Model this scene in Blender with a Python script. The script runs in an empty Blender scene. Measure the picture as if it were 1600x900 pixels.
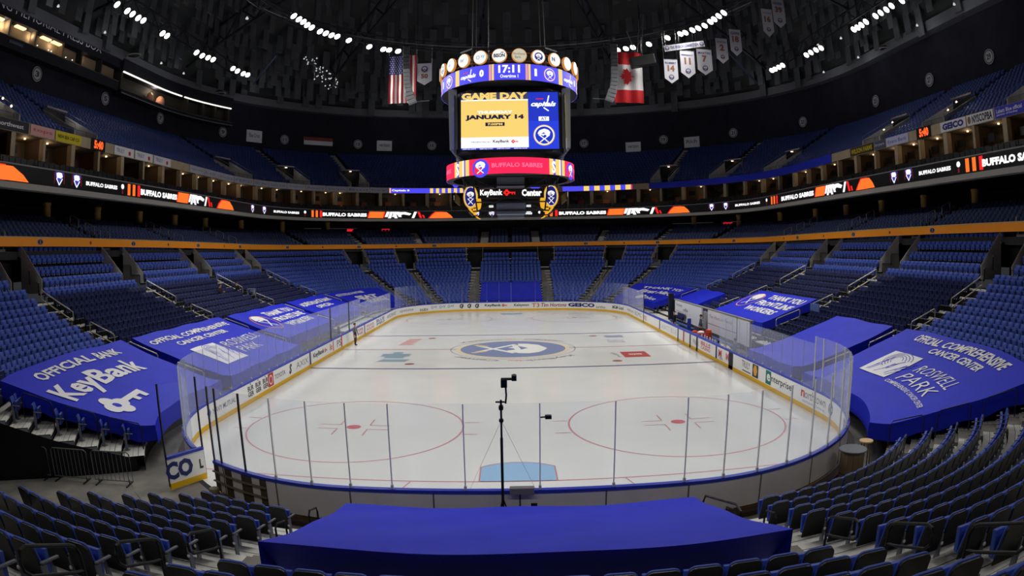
import bpy, math, random
import numpy as np
from mathutils import Vector, Matrix
from mathutils.geometry import tessellate_polygon
random.seed(7)
PI = math.pi
scn = bpy.context.scene
COL = scn.collection
# ---------------------------------------------------------------- camera
CAM = Vector((-0.1821, -14.9002, 7.0271)); YAW, PITCH, ROLL, FPX = .0039, .0565, -.0149, 976.0
_f = Vector((math.sin(YAW)*math.cos(PITCH), math.cos(YAW)*math.cos(PITCH), -math.sin(PITCH)))
_r0 = Vector((math.cos(YAW), -math.sin(YAW), 0)); _u0 = _r0.cross(_f)
RIGHT = _r0*math.cos(ROLL)+_u0*math.sin(ROLL); UP = _u0*math.cos(ROLL)-_r0*math.sin(ROLL); FWD = _f
cd = bpy.data.cameras.new('camera'); cam = bpy.data.objects.new('camera', cd); COL.objects.link(cam)
cd.type = 'PANO'; cd.panorama_type = 'FISHEYE_EQUISOLID'
cd.fisheye_lens = 15.0; cd.fisheye_fov = PI
cd.sensor_fit = 'HORIZONTAL'; cd.sensor_width = 1600/FPX*15.0; cd.sensor_height = cd.sensor_width*9/16
cd.clip_start = .05; cd.clip_end = 400
cam.matrix_world = Matrix(((RIGHT.x, UP.x, -FWD.x, CAM.x), (RIGHT.y, UP.y, -FWD.y, CAM.y), (RIGHT.z, UP.z, -FWD.z, CAM.z), (0, 0, 0, 1)))
scn.camera = cam
def pix(p):
    d = Vector(p)-CAM; a, b, c = d.dot(RIGHT), d.dot(UP), d.dot(FWD); rr = math.hypot(a, b)
    r = 2*FPX*math.sin(math.atan2(rr, c)/2)
    return (800+a/max(rr, 1e-9)*r, 450-b/max(rr, 1e-9)*r, d.length)
# ---------------------------------------------------------------- world, light, exposure
scn.view_settings.view_transform = 'Standard'; scn.view_settings.look = 'None'
scn.view_settings.exposure = 0.14; scn.view_settings.gamma = 1.0; scn.view_settings.use_curve_mapping = False
wd = bpy.data.worlds.new('world'); scn.world = wd; wd.use_nodes = True
wd.node_tree.nodes['Background'].inputs[0].default_value = (.9, .95, 1, 1); wd.node_tree.nodes['Background'].inputs[1].default_value = .026
cy = scn.cycles
cy.max_bounces = 6; cy.diffuse_bounces = 3; cy.glossy_bounces = 3; cy.transmission_bounces = 4; cy.transparent_max_bounces = 32
cy.caustics_reflective = False; cy.caustics_refractive = False; cy.sample_clamp_indirect = 4.0
RC = Vector((0, 30.48, 0))          # centre of the rink
FLOOD_W = 930.0                     # watts of one floodlight
FLOOD_CONE = 1.85
# lamps over the near stands (behind the photographer), lighting the near seats, cover and the outside of the boards
NEAR_W = 1000.0
def flood_or_fill(p, aim, w=FLOOD_W, cone=FLOOD_CONE):
    l = bpy.data.lights.new('flood_or_fill_beam', 'SPOT'); l.energy = w; l.spot_size = cone; l.spot_blend = .75; l.shadow_soft_size = .45
    l.color = (1, .975, .93)
    o = bpy.data.objects.new('flood_or_fill_beam', l); COL.objects.link(o); o.location = p
    o.rotation_euler = (Vector(aim)-Vector(p)).to_track_quat('-Z', 'Y').to_euler()
    return o
for _x, _y in ((-25, 66), (-15, 72), (-6, 73), (6, 73), (15, 72), (25, 66), (-28, 48), (-28, 34), (-28, 18), (28, 48), (28, 34), (28, 18)):  # added fill beams without fixtures, brightening the far and side stands
    _d = Vector((_x, _y-30.48)).normalized()*21.5
    flood_or_fill((_d.x, 30.48+_d.y, 29), (_x, _y, 5), 2300.0 if _y > 60 else 900.0, 1.0)
for _x in (-27, -19, -11, -4, 4, 11, 19, 27):
    flood_or_fill((_x, -23.0, 27.0), (_x*.55, -3.5, 1.5), NEAR_W, .95)
# ---------------------------------------------------------------- materials
_M = {}
def lin(c):
    c = c/255.0
    return c/12.92 if c <= .04045 else ((c+.055)/1.055)**2.4
def mat(rgb, rough=.6, metal=0.0, emit=0.0, spec=.3, coat=0.0, name=None):
    k = (tuple(rgb), rough, metal, emit, spec, coat)
    if k in _M: return _M[k]
    m = bpy.data.materials.new(name or 'paint_%d' % len(_M)); m.use_nodes = True
    b = m.node_tree.nodes['Principled BSDF']; c = tuple(lin(x) for x in rgb)+(1,)
    b.inputs['Base Color'].default_value = c; b.inputs['Roughness'].default_value = rough; b.inputs['Metallic'].default_value = metal
    b.inputs['Specular IOR Level'].default_value = spec
    if coat: b.inputs['Coat Weight'].default_value = coat; b.inputs['Coat Roughness'].default_value = .1
    if emit:
        b.inputs['Base Color'].default_value = (.01, .01, .01, 1)
        b.inputs['Emission Color'].default_value = c; b.inputs['Emission Strength'].default_value = emit
    _M[k] = m
    return m
def em(r, g, b, s=1.0): return mat((r, g, b), .4, 0, s, .1)
def noisy(name, c1, c2, scale, rough=.6, bump=0.0, bscale=None, spec=.3):
    m = bpy.data.materials.new(name); m.use_nodes = True; nt = m.node_tree; b = nt.nodes['Principled BSDF']
    tc = nt.nodes.new('ShaderNodeTexCoord'); n = nt.nodes.new('ShaderNodeTexNoise'); n.inputs['Scale'].default_value = scale; n.inputs['Detail'].default_value = 5
    r = nt.nodes.new('ShaderNodeValToRGB'); r.color_ramp.elements[0].position = .3; r.color_ramp.elements[1].position = .7
    r.color_ramp.elements[0].color = tuple(lin(x) for x in c1)+(1,); r.color_ramp.elements[1].color = tuple(lin(x) for x in c2)+(1,)
    nt.links.new(tc.outputs['Object'], n.inputs['Vector']); nt.links.new(n.outputs['Fac'], r.inputs['Fac']); nt.links.new(r.outputs['Color'], b.inputs['Base Color'])
    b.inputs['Roughness'].default_value = rough; b.inputs['Specular IOR Level'].default_value = spec
    if bump:
        n2 = nt.nodes.new('ShaderNodeTexNoise'); n2.inputs['Scale'].default_value = bscale or scale; n2.inputs['Detail'].default_value = 3
        bp = nt.nodes.new('ShaderNodeBump'); bp.inputs['Strength'].default_value = bump; bp.inputs['Distance'].default_value = .05
        nt.links.new(tc.outputs['Object'], n2.inputs['Vector']); nt.links.new(n2.outputs['Fac'], bp.inputs['Height']); nt.links.new(bp.outputs['Normal'], b.inputs['Normal'])
    return m
def glass_mat(name, tint, base, edge, haze):
    # clear acrylic: mostly see-through, more reflective and scuffed when seen flat on edge
    m = bpy.data.materials.new(name); m.use_nodes = True; nt = m.node_tree; nt.nodes.clear()
    o = nt.nodes.new('ShaderNodeOutputMaterial'); t = nt.nodes.new('ShaderNodeBsdfTransparent'); t.inputs[0].default_value = tint
    g = nt.nodes.new('ShaderNodeBsdfGlossy'); g.inputs['Roughness'].default_value = .06
    d = nt.nodes.new('ShaderNodeBsdfDiffuse'); d.inputs[0].default_value = (.8, .85, .95, 1)
    tl = nt.nodes.new('ShaderNodeBsdfTranslucent'); tl.inputs[0].default_value = (.8, .85, .95, 1)
    dd = nt.nodes.new('ShaderNodeMixShader'); dd.inputs[0].default_value = .5; nt.links.new(d.outputs[0], dd.inputs[1]); nt.links.new(tl.outputs[0], dd.inputs[2])
    m1 = nt.nodes.new('ShaderNodeMixShader'); m1.inputs[0].default_value = haze; nt.links.new(g.outputs[0], m1.inputs[1]); nt.links.new(dd.outputs[0], m1.inputs[2])
    lw = nt.nodes.new('ShaderNodeLayerWeight'); lw.inputs['Blend'].default_value = .5
    p = nt.nodes.new('ShaderNodeMath'); p.operation = 'POWER'; p.inputs[1].default_value = 1.8; nt.links.new(lw.outputs['Facing'], p.inputs[0])
    mr = nt.nodes.new('ShaderNodeMapRange'); mr.inputs['To Min'].default_value = base; mr.inputs['To Max'].default_value = edge; nt.links.new(p.outputs[0], mr.inputs['Value'])
    mx = nt.nodes.new('ShaderNodeMixShader'); nt.links.new(mr.outputs[0], mx.inputs[0]); nt.links.new(t.outputs[0], mx.inputs[1]); nt.links.new(m1.outputs[0], mx.inputs[2])
    nt.links.new(mx.outputs[0], o.inputs[0])
    return m
GLASS = glass_mat('rink_glass', (.97, .98, 1, 1), .015, .40, .8)
ICE = noisy('ice_surface', (226, 228, 226), (234, 235, 232), .35, .16, 0, None, .45)
CONC = noisy('concrete', (112, 110, 104), (140, 136, 128), 1.2, .8)
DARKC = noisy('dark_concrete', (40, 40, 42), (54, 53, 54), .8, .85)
PLANK = noisy('aluminium_plank', (206, 205, 198), (228, 226, 218), 6, .5)
TARP = noisy('blue_tarp', (25, 39, 192), (29, 44, 206), 1.6, .62, .12, 1.3, .2)
CONCL = noisy('grey_concrete_wall', (112, 108, 104), (134, 130, 124), 1.5, .8)
BEIGE = noisy('beige_plaster', (158, 143, 118), (172, 156, 128), 1.2, .8)
WALLM = noisy('dark_wall', (34, 36, 46), (42, 44, 56), .5, .9)
CEILM = noisy('dark_ceiling', (60, 64, 64), (74, 76, 74), .3, .95)
BAFFLE = noisy('acoustic_panel_grey', (88, 92, 95), (102, 106, 108), .8, .9)
STEEL = mat((40, 42, 48), .5, .3)
CHROME = mat((190, 186, 176), .35, .8)
BLACK = mat((12, 12, 14), .5); NEARBLK = mat((22, 23, 26), .45)
WHITE = mat((236, 236, 234), .5); BLUECAP = mat((38, 58, 178), .4); YELLOW = mat((226, 178, 20), .5)
SEATMEZ = mat((70, 82, 122), .5, 0, 0, .3); SEATUP = mat((56, 76, 146), .5, 0, 0, .3); SEATBLUE = mat((60, 84, 172), .48, 0, 0, .3); SEATNAVY = mat((32, 40, 84), .6, 0, 0, .2); SHELL = mat((20, 21, 25), .36, 0, 0, .5)
SHELLB = mat((32, 42, 86), .5); ARMM = mat((104, 108, 120), .4); BOLT = mat((215, 212, 205), .4)
SILVER = mat((150, 150, 150), .4, .6); ORANGE = mat((255, 158, 34), .55)
# ---------------------------------------------------------------- mesh builder
def props(o, label=None, cat=None, group=None, kind=None):
    if label: o['label'] = label
    if cat: o['category'] = cat
    if group: o['group'] = group
    if kind: o['kind'] = kind
    return o
class MB:
    def __init__(s): s.v = []; s.f = []; s.m = []; s.mats = []
    def mi(s, m):
        if m not in s.mats: s.mats.append(m)
        return s.mats.index(m)
    def add(s, vs, fs, m, mx=None):
        n = len(s.v); k = s.mi(m)
        s.v += [tuple(mx @ Vector(v)) for v in vs] if mx is not None else [tuple(v) for v in vs]
        s.f += [tuple(i+n for i in f) for f in fs]; s.m += [k]*len(fs)
    def box(s, c, d, m, mx=None):
        x, y, z = c; a, b, h = d[0]/2, d[1]/2, d[2]/2
        vs = [(x+i*a, y+j*b, z+k*h) for k in (-1, 1) for j in (-1, 1) for i in (-1, 1)]
        s.add(vs, [(0, 2, 3, 1), (4, 5, 7, 6), (0, 1, 5, 4), (2, 6, 7, 3), (0, 4, 6, 2), (1, 3, 7, 5)], m, mx)
    def obox(s, p, q, w, h, m, up=(0, 0, 1)):   # beam of section w x h from p to q
        p, q = Vector(p), Vector(q); d = (q-p); L = d.length; d.normalize(); up = Vector(up)
        if abs(d.dot(up)) > .98: up = Vector((1, 0, 0))
        x = d.cross(up).normalized(); z = x.cross(d)
        mx = Matrix(((x.x, d.x, z.x, (p.x+q.x)/2), (x.y, d.y, z.y, (p.y+q.y)/2), (x.z, d.z, z.z, (p.z+q.z)/2), (0, 0, 0, 1)))
        s.box((0, 0, 0), (w, L, h), m, mx)
    def tube(s, pts, r, m, n=6, closed=False):
        pts = [Vector(p) for p in pts]; N = len(pts); rings = []
        for i, p in enumerate(pts):
            a = pts[(i-1) % N] if (closed or i > 0) else p; b = pts[(i+1) % N] if (closed or i < N-1) else p
            d = (b-a).normalized(); u = Vector((0, 0, 1)) if abs(d.z) < .95 else Vector((1, 0, 0))
            x = d.cross(u).normalized(); y = x.cross(d); rr = r[i] if isinstance(r, (list, tuple)) else r
            rings.append([p+x*rr*math.cos(2*PI*k/n)+y*rr*math.sin(2*PI*k/n) for k in range(n)])
        vs = [v for R in rings for v in R]; fs = []
        for i in range(N if closed else N-1):
            j = (i+1) % N
            for k in range(n): fs.append((i*n+k, i*n+(k+1) % n, j*n+(k+1) % n, j*n+k))
        if not closed: fs += [tuple(range(n))[::-1], tuple((N-1)*n+k for k in range(n))]
        s.add(vs, fs, m)
    def lathe(s, prof, m, n=24, c=(0, 0, 0), mx=None, caps=True):
        vs = [(c[0]+r*math.cos(2*PI*k/n), c[1]+r*math.sin(2*PI*k/n), c[2]+z) for r, z in prof for k in range(n)]; fs = []
        for i in range(len(prof)-1):
            for k in range(n): fs.append((i*n+k, i*n+(k+1) % n, (i+1)*n+(k+1) % n, (i+1)*n+k))
        if caps: fs += [tuple(range(n))[::-1], tuple((len(prof)-1)*n+k for k in range(n))]
        s.add(vs, fs, m, mx)
    def strips(s, rows, m, closed=False):       # rows: equal-length point lists, skinned one to the next
        n = len(rows[0]); vs = [p for r in rows for p in r]; fs = []
        for i in range(len(rows)-1):
            for k in range(n if closed else n-1): fs.append((i*n+k, i*n+(k+1) % n, (i+1)*n+(k+1) % n, (i+1)*n+k))
        s.add(vs, fs, m)
    def slab(s, outline, t, m, mx=None):        # 2-D outline (x, z) extruded along y from 0 to t
        n = len(outline); vs = [(x, 0, z) for x, z in outline]+[(x, t, z) for x, z in outline]
        fs = [tuple(range(n)), tuple(range(2*n-1, n-1, -1))]+[(i, i+n, (i+1) % n+n, (i+1) % n) for i in range(n)]
        s.add(vs, fs, m, mx)
    def build(s, name, parent=None, loc=None, smooth=False, bevel=0, **k):
        me = bpy.data.meshes.new(name); me.from_pydata(s.v, [], s.f)
        for m in s.mats: me.materials.append(m)
        me.polygons.foreach_set('material_index', s.m)
        if smooth: me.polygons.foreach_set('use_smooth', [True]*len(s.f))
        me.update(); o = bpy.data.objects.new(name, me); COL.objects.link(o)
        if parent is not None: o.parent = parent
        if loc is not None: o.location = loc
        if bevel:
            b = o.modifiers.new('bevel', 'BEVEL'); b.width = bevel; b.segments = 2; b.limit_method = 'ANGLE'
        return props(o, **k)
def thing(name, label, cat, loc=(0, 0, 0), rz=0, group=None):
    o = bpy.data.objects.new(name, None); COL.objects.link(o); o.location = loc; o.rotation_euler = (0, 0, rz); o.empty_display_size = .2
    return props(o, label, cat, group)
def dup(root, loc, rz, label=None, group=None, rot=None):
    r = root.copy(); COL.objects.link(r); r.location = loc; r.rotation_euler = rot if rot else (0, 0, rz)
    if label: r['label'] = label
    if group: r['group'] = group
    def rec(a, b):
        for ch in KIDS.get(a.name, ()):
            c = ch.copy(); COL.objects.link(c); c.parent = b; rec(ch, c)
    rec(root, r)
    return r
KIDS = {}
def remember(root):
    ks = [o for o in bpy.data.objects if o.parent == root]; KIDS[root.name] = ks
    for k in ks: remember(k)
ORD = ['first', 'second', 'third', 'fourth', 'fifth', 'sixth', 'seventh', 'eighth', 'ninth', 'tenth', 'eleventh', 'twelfth', 'thirteenth', 'fourteenth', 'fifteenth', 'sixteenth', 'seventeenth', 'eighteenth', 'nineteenth']
_T = ['', '', 'twenty', 'thirty', 'forty', 'fifty', 'sixty', 'seventy', 'eighty', 'ninety']
_TT = ['', '', 'twentieth', 'thirtieth', 'fortieth', 'fiftieth', 'sixtieth', 'seventieth', 'eightieth', 'ninetieth']
def ordw(i):
    i += 1
    return ORD[i-1] if i < 20 else (_TT[i//10] if i % 10 == 0 else _T[i//10]+'-'+ORD[i % 10-1])
# ---------------------------------------------------------------- the bowl: rounded-rectangle rings at distance d outside the boards
HX, R0, YL = 4.42, 8.53, 60.96
S1, S2, S3, S4, SE = HX, HX+R0*PI/2, HX+R0*PI/2+43.9, HX+R0*PI+43.9, 2*HX+R0*PI+43.9
def base(s):
    sg = 1 if s >= 0 else -1; a = abs(s)
    if a <= S1: x, y, nx, ny = a, 0, 0, -1
    elif a <= S2: p = (a-S1)/R0; nx, ny = math.sin(p), -math.cos(p); x, y = HX+R0*nx, R0+R0*ny
    elif a <= S3: x, y, nx, ny = HX+R0, R0+a-S2, 1, 0
    elif a <= S4: p = (a-S3)/R0; nx, ny = math.cos(p), math.sin(p); x, y = HX+R0*nx, YL-R0+R0*ny
    else: x, y, nx, ny = HX-(a-S4), YL, 0, 1
    return sg*x, y, sg*nx, ny
def at(s, d, z): x, y, nx, ny = base(s); return (x+nx*d, y+ny*d, z)
def t2s(t, d):      # arc length on ring d -> base s
    sg = 1 if t >= 0 else -1; a = abs(t); A = (R0+d)*PI/2; k = R0/(R0+d)
    if a <= HX: r = a
    elif a <= HX+A: r = HX+(a-HX)*k
    elif a <= HX+A+43.9: r = S2+a-HX-A
    elif a <= HX+2*A+43.9: r = S3+(a-HX-A-43.9)*k
    else: r = S4+a-HX-2*A-43.9
    return sg*r
def s2t(s, d):
    sg = 1 if s >= 0 else -1; a = abs(s); A = (R0+d)*PI/2; k = (R0+d)/R0
    if a <= S1: r = a
    elif a <= S2: r = HX+(a-S1)*k
    elif a <= S3: r = HX+A+a-S2
    elif a <= S4: r = HX+A+43.9+(a-S3)*k
    else: r = HX+2*A+43.9+a-S4
    return sg*r
def phi(deg): return S1+R0*math.radians(deg)          # base s of a near-corner angle
def ss(a, b, st=.9):                                  # sample s, denser in corners, with break points
    pts = [a, b]+[x for q in (S1, S2, S3, S4, SE) for x in (q, -q) if a < x < b]
    pts = sorted(set(pts)); out = []
    for p, q in zip(pts, pts[1:]):
        m = abs((p+q)/2); n = max(1, int(math.ceil((q-p)/(st if (S1 < m < S2 or S3 < m < S4) else 12))))
        out += [p+(q-p)*i/n for i in range(n)]
    return out+[pts[-1]]
def zf(d): t = max(d-1.6, 0); return .35+.255*t+.0079*t*t+.050*max(d-12.5, 0)**2          # lower bowl floor
def ringwall(mb, s0, s1, d, z0, z1, m, st=.9):
    S = ss(s0, s1, st); mb.strips([[at(s, d, z0(s) if callable(z0) else z0) for s in S], [at(s, d, z1(s) if callable(z1) else z1) for s in S]], m)
def ringfloor(mb, s0, s1, d0, d1, z, m, st=.9, zb=None):
    S = ss(s0, s1, st); mb.strips([[at(s, d0, z) for s in S], [at(s, d1, z if zb is None else zb) for s in S]], m)
def ringbox(mb, s0, s1, d0, d1, z0, z1, m, st=.9):
    S = ss(s0, s1, st); mb.strips([[at(s, d, z) for s in S] for d, z in ((d0, z0), (d0, z1), (d1, z1), (d1, z0), (d0, z0))], m)
    for s in (s0, s1): mb.add([at(s, d0, z0), at(s, d0, z1), at(s, d1, z1), at(s, d1, z0)], [(0, 1, 2, 3)], m)
# ---------------------------------------------------------------- flat artwork (writing, emblems) laid on a surface by a map (u right, v up, w out)
_TX = {}
def textmesh(t, bold, shear):
    k = (t, bold, shear)
    if k in _TX: return _TX[k]
    c = bpy.data.curves.new('lettering', 'FONT'); c.body = t; c.size = 1; c.offset = bold; c.shear = shear; c.resolution_u = 2; c.fill_mode = 'FRONT'
    o = bpy.data.objects.new('lettering', c); COL.objects.link(o)
    me = bpy.data.meshes.new_from_object(o.evaluated_get(bpy.context.evaluated_depsgraph_get()))
    vs = [(v.co.x, v.co.y) for v in me.vertices]; fs = [tuple(p.vertices) for p in me.polygons]
    bpy.data.objects.remove(o); bpy.data.curves.remove(c); bpy.data.meshes.remove(me)
    xs = [v[0] for v in vs]; ys = [v[1] for v in vs]; x0, x1, y0, y1 = min(xs), max(xs), min(ys), max(ys)
    r = ([((x-x0)/(x1-x0), (y-y0)/(y1-y0)) for x, y in vs], fs, (x1-x0)/(y1-y0)); _TX[k] = r
    return r
class Art:
    def __init__(s): s.mb = MB()
    def poly(s, pts, m, w=0):
        tri = tessellate_polygon([[Vector((x, y, 0)) for x, y in pts]])
        s.mb.add([(x, y, w) for x, y in pts], [tuple(t) for t in tri], m)
    def rect(s, L, B, R, T, m, w=0, nu=1, nv=1, sk=0):
        vs = [(L+(R-L)*i/nu+sk*j/nv, B+(T-B)*j/nv, w) for j in range(nv+1) for i in range(nu+1)]
        s.mb.add(vs, [(j*(nu+1)+i, j*(nu+1)+i+1, (j+1)*(nu+1)+i+1, (j+1)*(nu+1)+i) for j in range(nv) for i in range(nu)], m)
    def disc(s, x, y, r, m, w=0, n=24, ry=None):
        s.mb.add([(x+r*math.cos(2*PI*k/n), y+(ry or r)*math.sin(2*PI*k/n), w) for k in range(n)], [tuple(range(n))], m)
    def ring(s, x, y, r, r2, m, w=0, n=48, a0=0, a1=2*PI, ry=1.0):
        vs = []
        for k in range(n+1):
            a = a0+(a1-a0)*k/n; vs += [(x+r*math.cos(a), y+ry*r*math.sin(a), w), (x+r2*math.cos(a), y+ry*r2*math.sin(a), w)]
        s.mb.add(vs, [(2*k, 2*k+1, 2*k+3, 2*k+2) for k in range(n)], m)
    def line(s, x0, y0, x1, y1, t, m, w=0):
        d = math.hypot(x1-x0, y1-y0); nx, ny = -(y1-y0)/d*t/2, (x1-x0)/d*t/2
        s.mb.add([(x0+nx, y0+ny, w), (x1+nx, y1+ny, w), (x1-nx, y1-ny, w), (x0-nx, y0-ny, w)], [(3, 2, 1, 0)], m)
    def text(s, t, L, B, R, T, m, w=0, bold=.02, shear=0, fit=False):
        vs, fs, asp = textmesh(t, bold, shear)
        if fit:                       # keep proportions inside the box
            if asp > (R-L)/(T-B): h = (R-L)/asp; c = (B+T)/2; B, T = c-h/2, c+h/2
            else: q = (T-B)*asp; c = (L+R)/2; L, R = c-q/2, c+q/2
        s.mb.add([(L+x*(R-L), B+y*(T-B), w) for x, y in vs], fs, m)
    def bison(s, x, y, r, m, w=0, k=None):   # leaping buffalo over crossed sabres inside a round crest
        P = [(-.62, .30), (-.45, .52), (-.22, .60), (.02, .68), (.28, .60), (.48, .50), (.62, .30), (.58, .10), (.44, .02), (.38, -.16), (.24, -.10), (.16, .04), (.0, .02), (-.10, -.10), (-.22, .0), (-.40, -.02), (-.46, .12), (-.66, .10)]
        s.poly([(x+r*a, y+r*b) for a, b in P], m, w)
        s.line(x-.55*r, y+.05*r, x+.42*r, y-.72*r, .10*r, m, w); s.line(x+.55*r, y+.02*r, x-.42*r, y-.72*r, .10*r, m, w+.5)
        if k: s.poly([(x-.34*r, y+.10*r), (x-.05*r, y+.30*r), (x+.16*r, y+.16*r), (x-.04*r, y+.14*r)], k, w+1)
    def crest(s, x, y, r, navy, gold, white, w=0):
        s.disc(x, y, r, gold, w, 32); s.disc(x, y, r*.90, white, w+1, 32); s.disc(x, y, r*.84, navy, w+2, 32); s.bison(x, y, r*.92, white, w+3, navy)
        s.line(x+.20*r, y-.55*r, x+.42*r, y-.72*r, .1*r, gold, w+4.5); s.line(x-.20*r, y-.55*r, x-.42*r, y-.72*r, .1*r, gold, w+4.5)
    def shield(s, x, y, r, white, navy, red, w=0):
        s.poly([(x-r, y+r), (x+r, y+r), (x+.8*r, y), (x, y-r), (x-.8*r, y)], navy, w)
        s.poly([(x-.75*r, y+.8*r), (x-.3*r, y+r*.95), (x+.5*r, y+.9*r), (x+.75*r, y+.4*r), (x+.3*r, y+.1*r), (x-.1*r, y+.2*r), (x-.6*r, y+.1*r)], white, w+1)
        s.line(x-.7*r, y+.1*r, x, y-.8*r, .18*r, white, w+1); s.line(x+.7*r, y+.1*r, x, y-.8*r, .18*r, white, w+1.5)
        s.line(x-1.15*r, y-.6*r, x-1.15*r, y+.9*r, .08*r, red, w); s.line(x+1.15*r, y-.6*r, x+1.15*r, y+.9*r, .08*r, red, w)
    def key(s, x, y, h, m, hole, w=0, bs=1.0):     # key pictogram: four-lobed bow, shaft, two teeth; h = bow radius
        for a in range(4): s.disc(x+.5*h*math.cos(a*PI/2), y+.5*h*math.sin(a*PI/2), .5*h, m, w+.1*a, 14)
        s.disc(x, y, .26*h, hole, w+1, 12); s.rect(x+.6*h, y-.2*h, x+2.6*h, y+.2*h, m, w+.6)
        s.rect(x+1.5*h, y-.62*h, x+1.85*h, y-.1*h, m, w+.6); s.rect(x+2.25*h, y-.62*h, x+2.6*h, y-.1*h, m, w+.6)
    def script(s, L, B, R, T, m, red, w=0):        # italic hockey wordmark with a stick stroke
        s.text('capitals', L, B+(T-B)*.2, R, B+(T-B)*.62, m, w, .04, .35)
        s.line(L+(R-L)*.62, B+(T-B)*.3, L+(R-L)*.72, T, (R-L)*.05, m, w); s.line(L+(R-L)*.2, B+(T-B)*.78, L+(R-L)*.5, B+(T-B)*.78, (T-B)*.06, red, w)
        s.line(L+(R-L)*.5, B+(T-B)*.22, L+(R-L)*.7, B, (R-L)*.05, m, w)
    def build(s, name, mp, parent=None, lay=.004, w0=.006, **k):
        s.mb.v = [tuple(mp(u, v, w0+w*lay)) for u, v, w in s.mb.v]
        return s.mb.build(name, parent, **k)
def map_flat(o, r, u):
    o, r, u = Vector(o), Vector(r).normalized(), Vector(u).normalized(); n = r.cross(u)
    return lambda a, b, w: o+r*a+u*b+n*w
def map_ring(d, t0, z0, out=False):        # inward face of ring d, u runs left to right for a viewer on the ice
    def f(a, b, w):
        x, y, nx, ny = base(t2s(wrap_t(t0-a, d), d)); return (x+nx*(d-w), y+ny*(d-w), z0+b)
    return f
def wrap_t(t, d):
    H = s2t(SE, d)
    return t-2*H if t > H else (t+2*H if t < -H else t)
def map_cyl(c, R, z0, a0=0):
    return lambda a, b, w: (c[0]+(R+w)*math.sin(a0+a/R), c[1]-(R+w)*math.cos(a0+a/R), z0+b)
# ================================================================ THE SETTING
def mirror(l): return sorted([-x for x in l]+list(l))
TUN = (-phi(55), -phi(19))                            # opening for the ice machine in the near corner
AIS = mirror([4.6, 21.89, 34.19, 46.49, 59.1, 68.63, 71.32, SE-4.6])+[phi(50.2), -phi(54.3)]
PORT = mirror([21.89, 34.19, 46.49, 59.1, 68.63, 71.32, SE-4.6])
UPT = [-62.6, -72.9, -106.5, -118.6, -129.6, 129.4, 118.5, 107.0, 83.0, 72.7, 61.5]      # arc lengths on ring 24 of the upper-deck stair openings
UP_S = [t2s(t, 24) for t in UPT]
def row_d(k): return 1.7+.86*k
def row_z(k): return zf(row_d(k)+.43)
def cuts(s0, s1, centres, halfw, d):                  # intervals of [s0, s1] left after cutting gaps of halfw metres on ring d
    out = []; cur = s0
    for c in sorted(centres):
        m = abs(c); k = R0/(R0+d) if (S1 < m < S2 or S3 < m < S4) else 1.0
        a, b = c-halfw*k, c+halfw*k
        if b < s0 or a > s1: continue
        if a > cur: out.append((cur, a))
        cur = max(cur, b)
    if cur < s1: out.append((cur, s1))
    return out
def sub(iv, a, b):
    out = []
    for p, q in iv:
        if b <= p or a >= q: out.append((p, q)); continue
        if a > p: out.append((p, a))
        if b < q: out.append((b, q))
    return out
STEPL = noisy('pale_step_concrete', (168, 168, 166), (190, 190, 186), 1.2, .8)
# ---- ice and its paint
m = MB(); S = ss(-SE, SE, .5); m.add([at(s, -.02, 0) for s in S[:-1]], [tuple(range(len(S)-1))], ICE)
ice = m.build('floor_ice', kind='structure', label='white rink ice sheet with painted lines and a crest')
RED = mat((196, 136, 142), .4); DRED = mat((196, 92, 102), .4); NAVY = mat((88, 92, 128), .4); LBLUE = mat((150, 190, 224), .4); GOLD = mat((226, 204, 150), .4)
INAVY = mat((124, 134, 170), .4); IWHT = mat((226, 226, 222), .4); IGREY = mat((120, 120, 118), .4); IGOLD = mat((196, 182, 150), .4)
fm = map_flat((0, 0, 0), (1, 0, 0), (0, 1, 0))
def paint(name, art, mp=fm): return art.build(name, mp, ice, .0025, .003)
a = Art()
for y in (22.7, 38.26): a.rect(-12.9, y-.15, 12.9, y+.15, NAVY, 0)
paint('blue_line', a)
a = Art(); a.rect(-12.9, 30.33, 12.9, 30.63, mat((176, 150, 154), .4), 0); paint('centre_line', a)
a = Art()
for y in (3.353, YL-3.353): a.rect(-11.2, y-.04, 11.2, y+.04, RED, 0)
paint('goal_line', a)
for i, (x, y) in enumerate([(-6.706, 9.449), (6.706, 9.449), (-6.706, YL-9.449), (6.706, YL-9.449)]):
    a = Art(); a.ring(x, y, 4.60, 4.52, RED, 0, 72); a.disc(x, y, .305, DRED, 1)
    for sx in (-1, 1):
        for sy in (-1, 1):
            a.rect(x+sx*.61-(.9 if sx < 0 else 0)-.0, y+sy*.3-.03, x+sx*.61+(.9 if sx > 0 else 0), y+sy*.3+.03, RED, 1)
            a.line(x+sx*.64, y+sy*.3, x+sx*.64, y+sy*1.2, .06, RED, 2)
    for sy in (-1, 1):
        for sx in (-1, 1): a.rect(x+sx*4.58-(.6 if sx < 0 else 0), y+sy*.87-.03, x+sx*4.58+(.6 if sx > 0 else 0), y+sy*.87+.03, RED, 1)
    paint('faceoff_circle', a)
for i, (x, y) in enumerate([(-6.706, 24.4), (6.706, 24.4), (-6.706, 36.56), (6.706, 36.56)]):
    a = Art(); a.disc(x, y, .33, mat((150, 96, 98), .4), 0); paint('neutral_spot', a)
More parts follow.
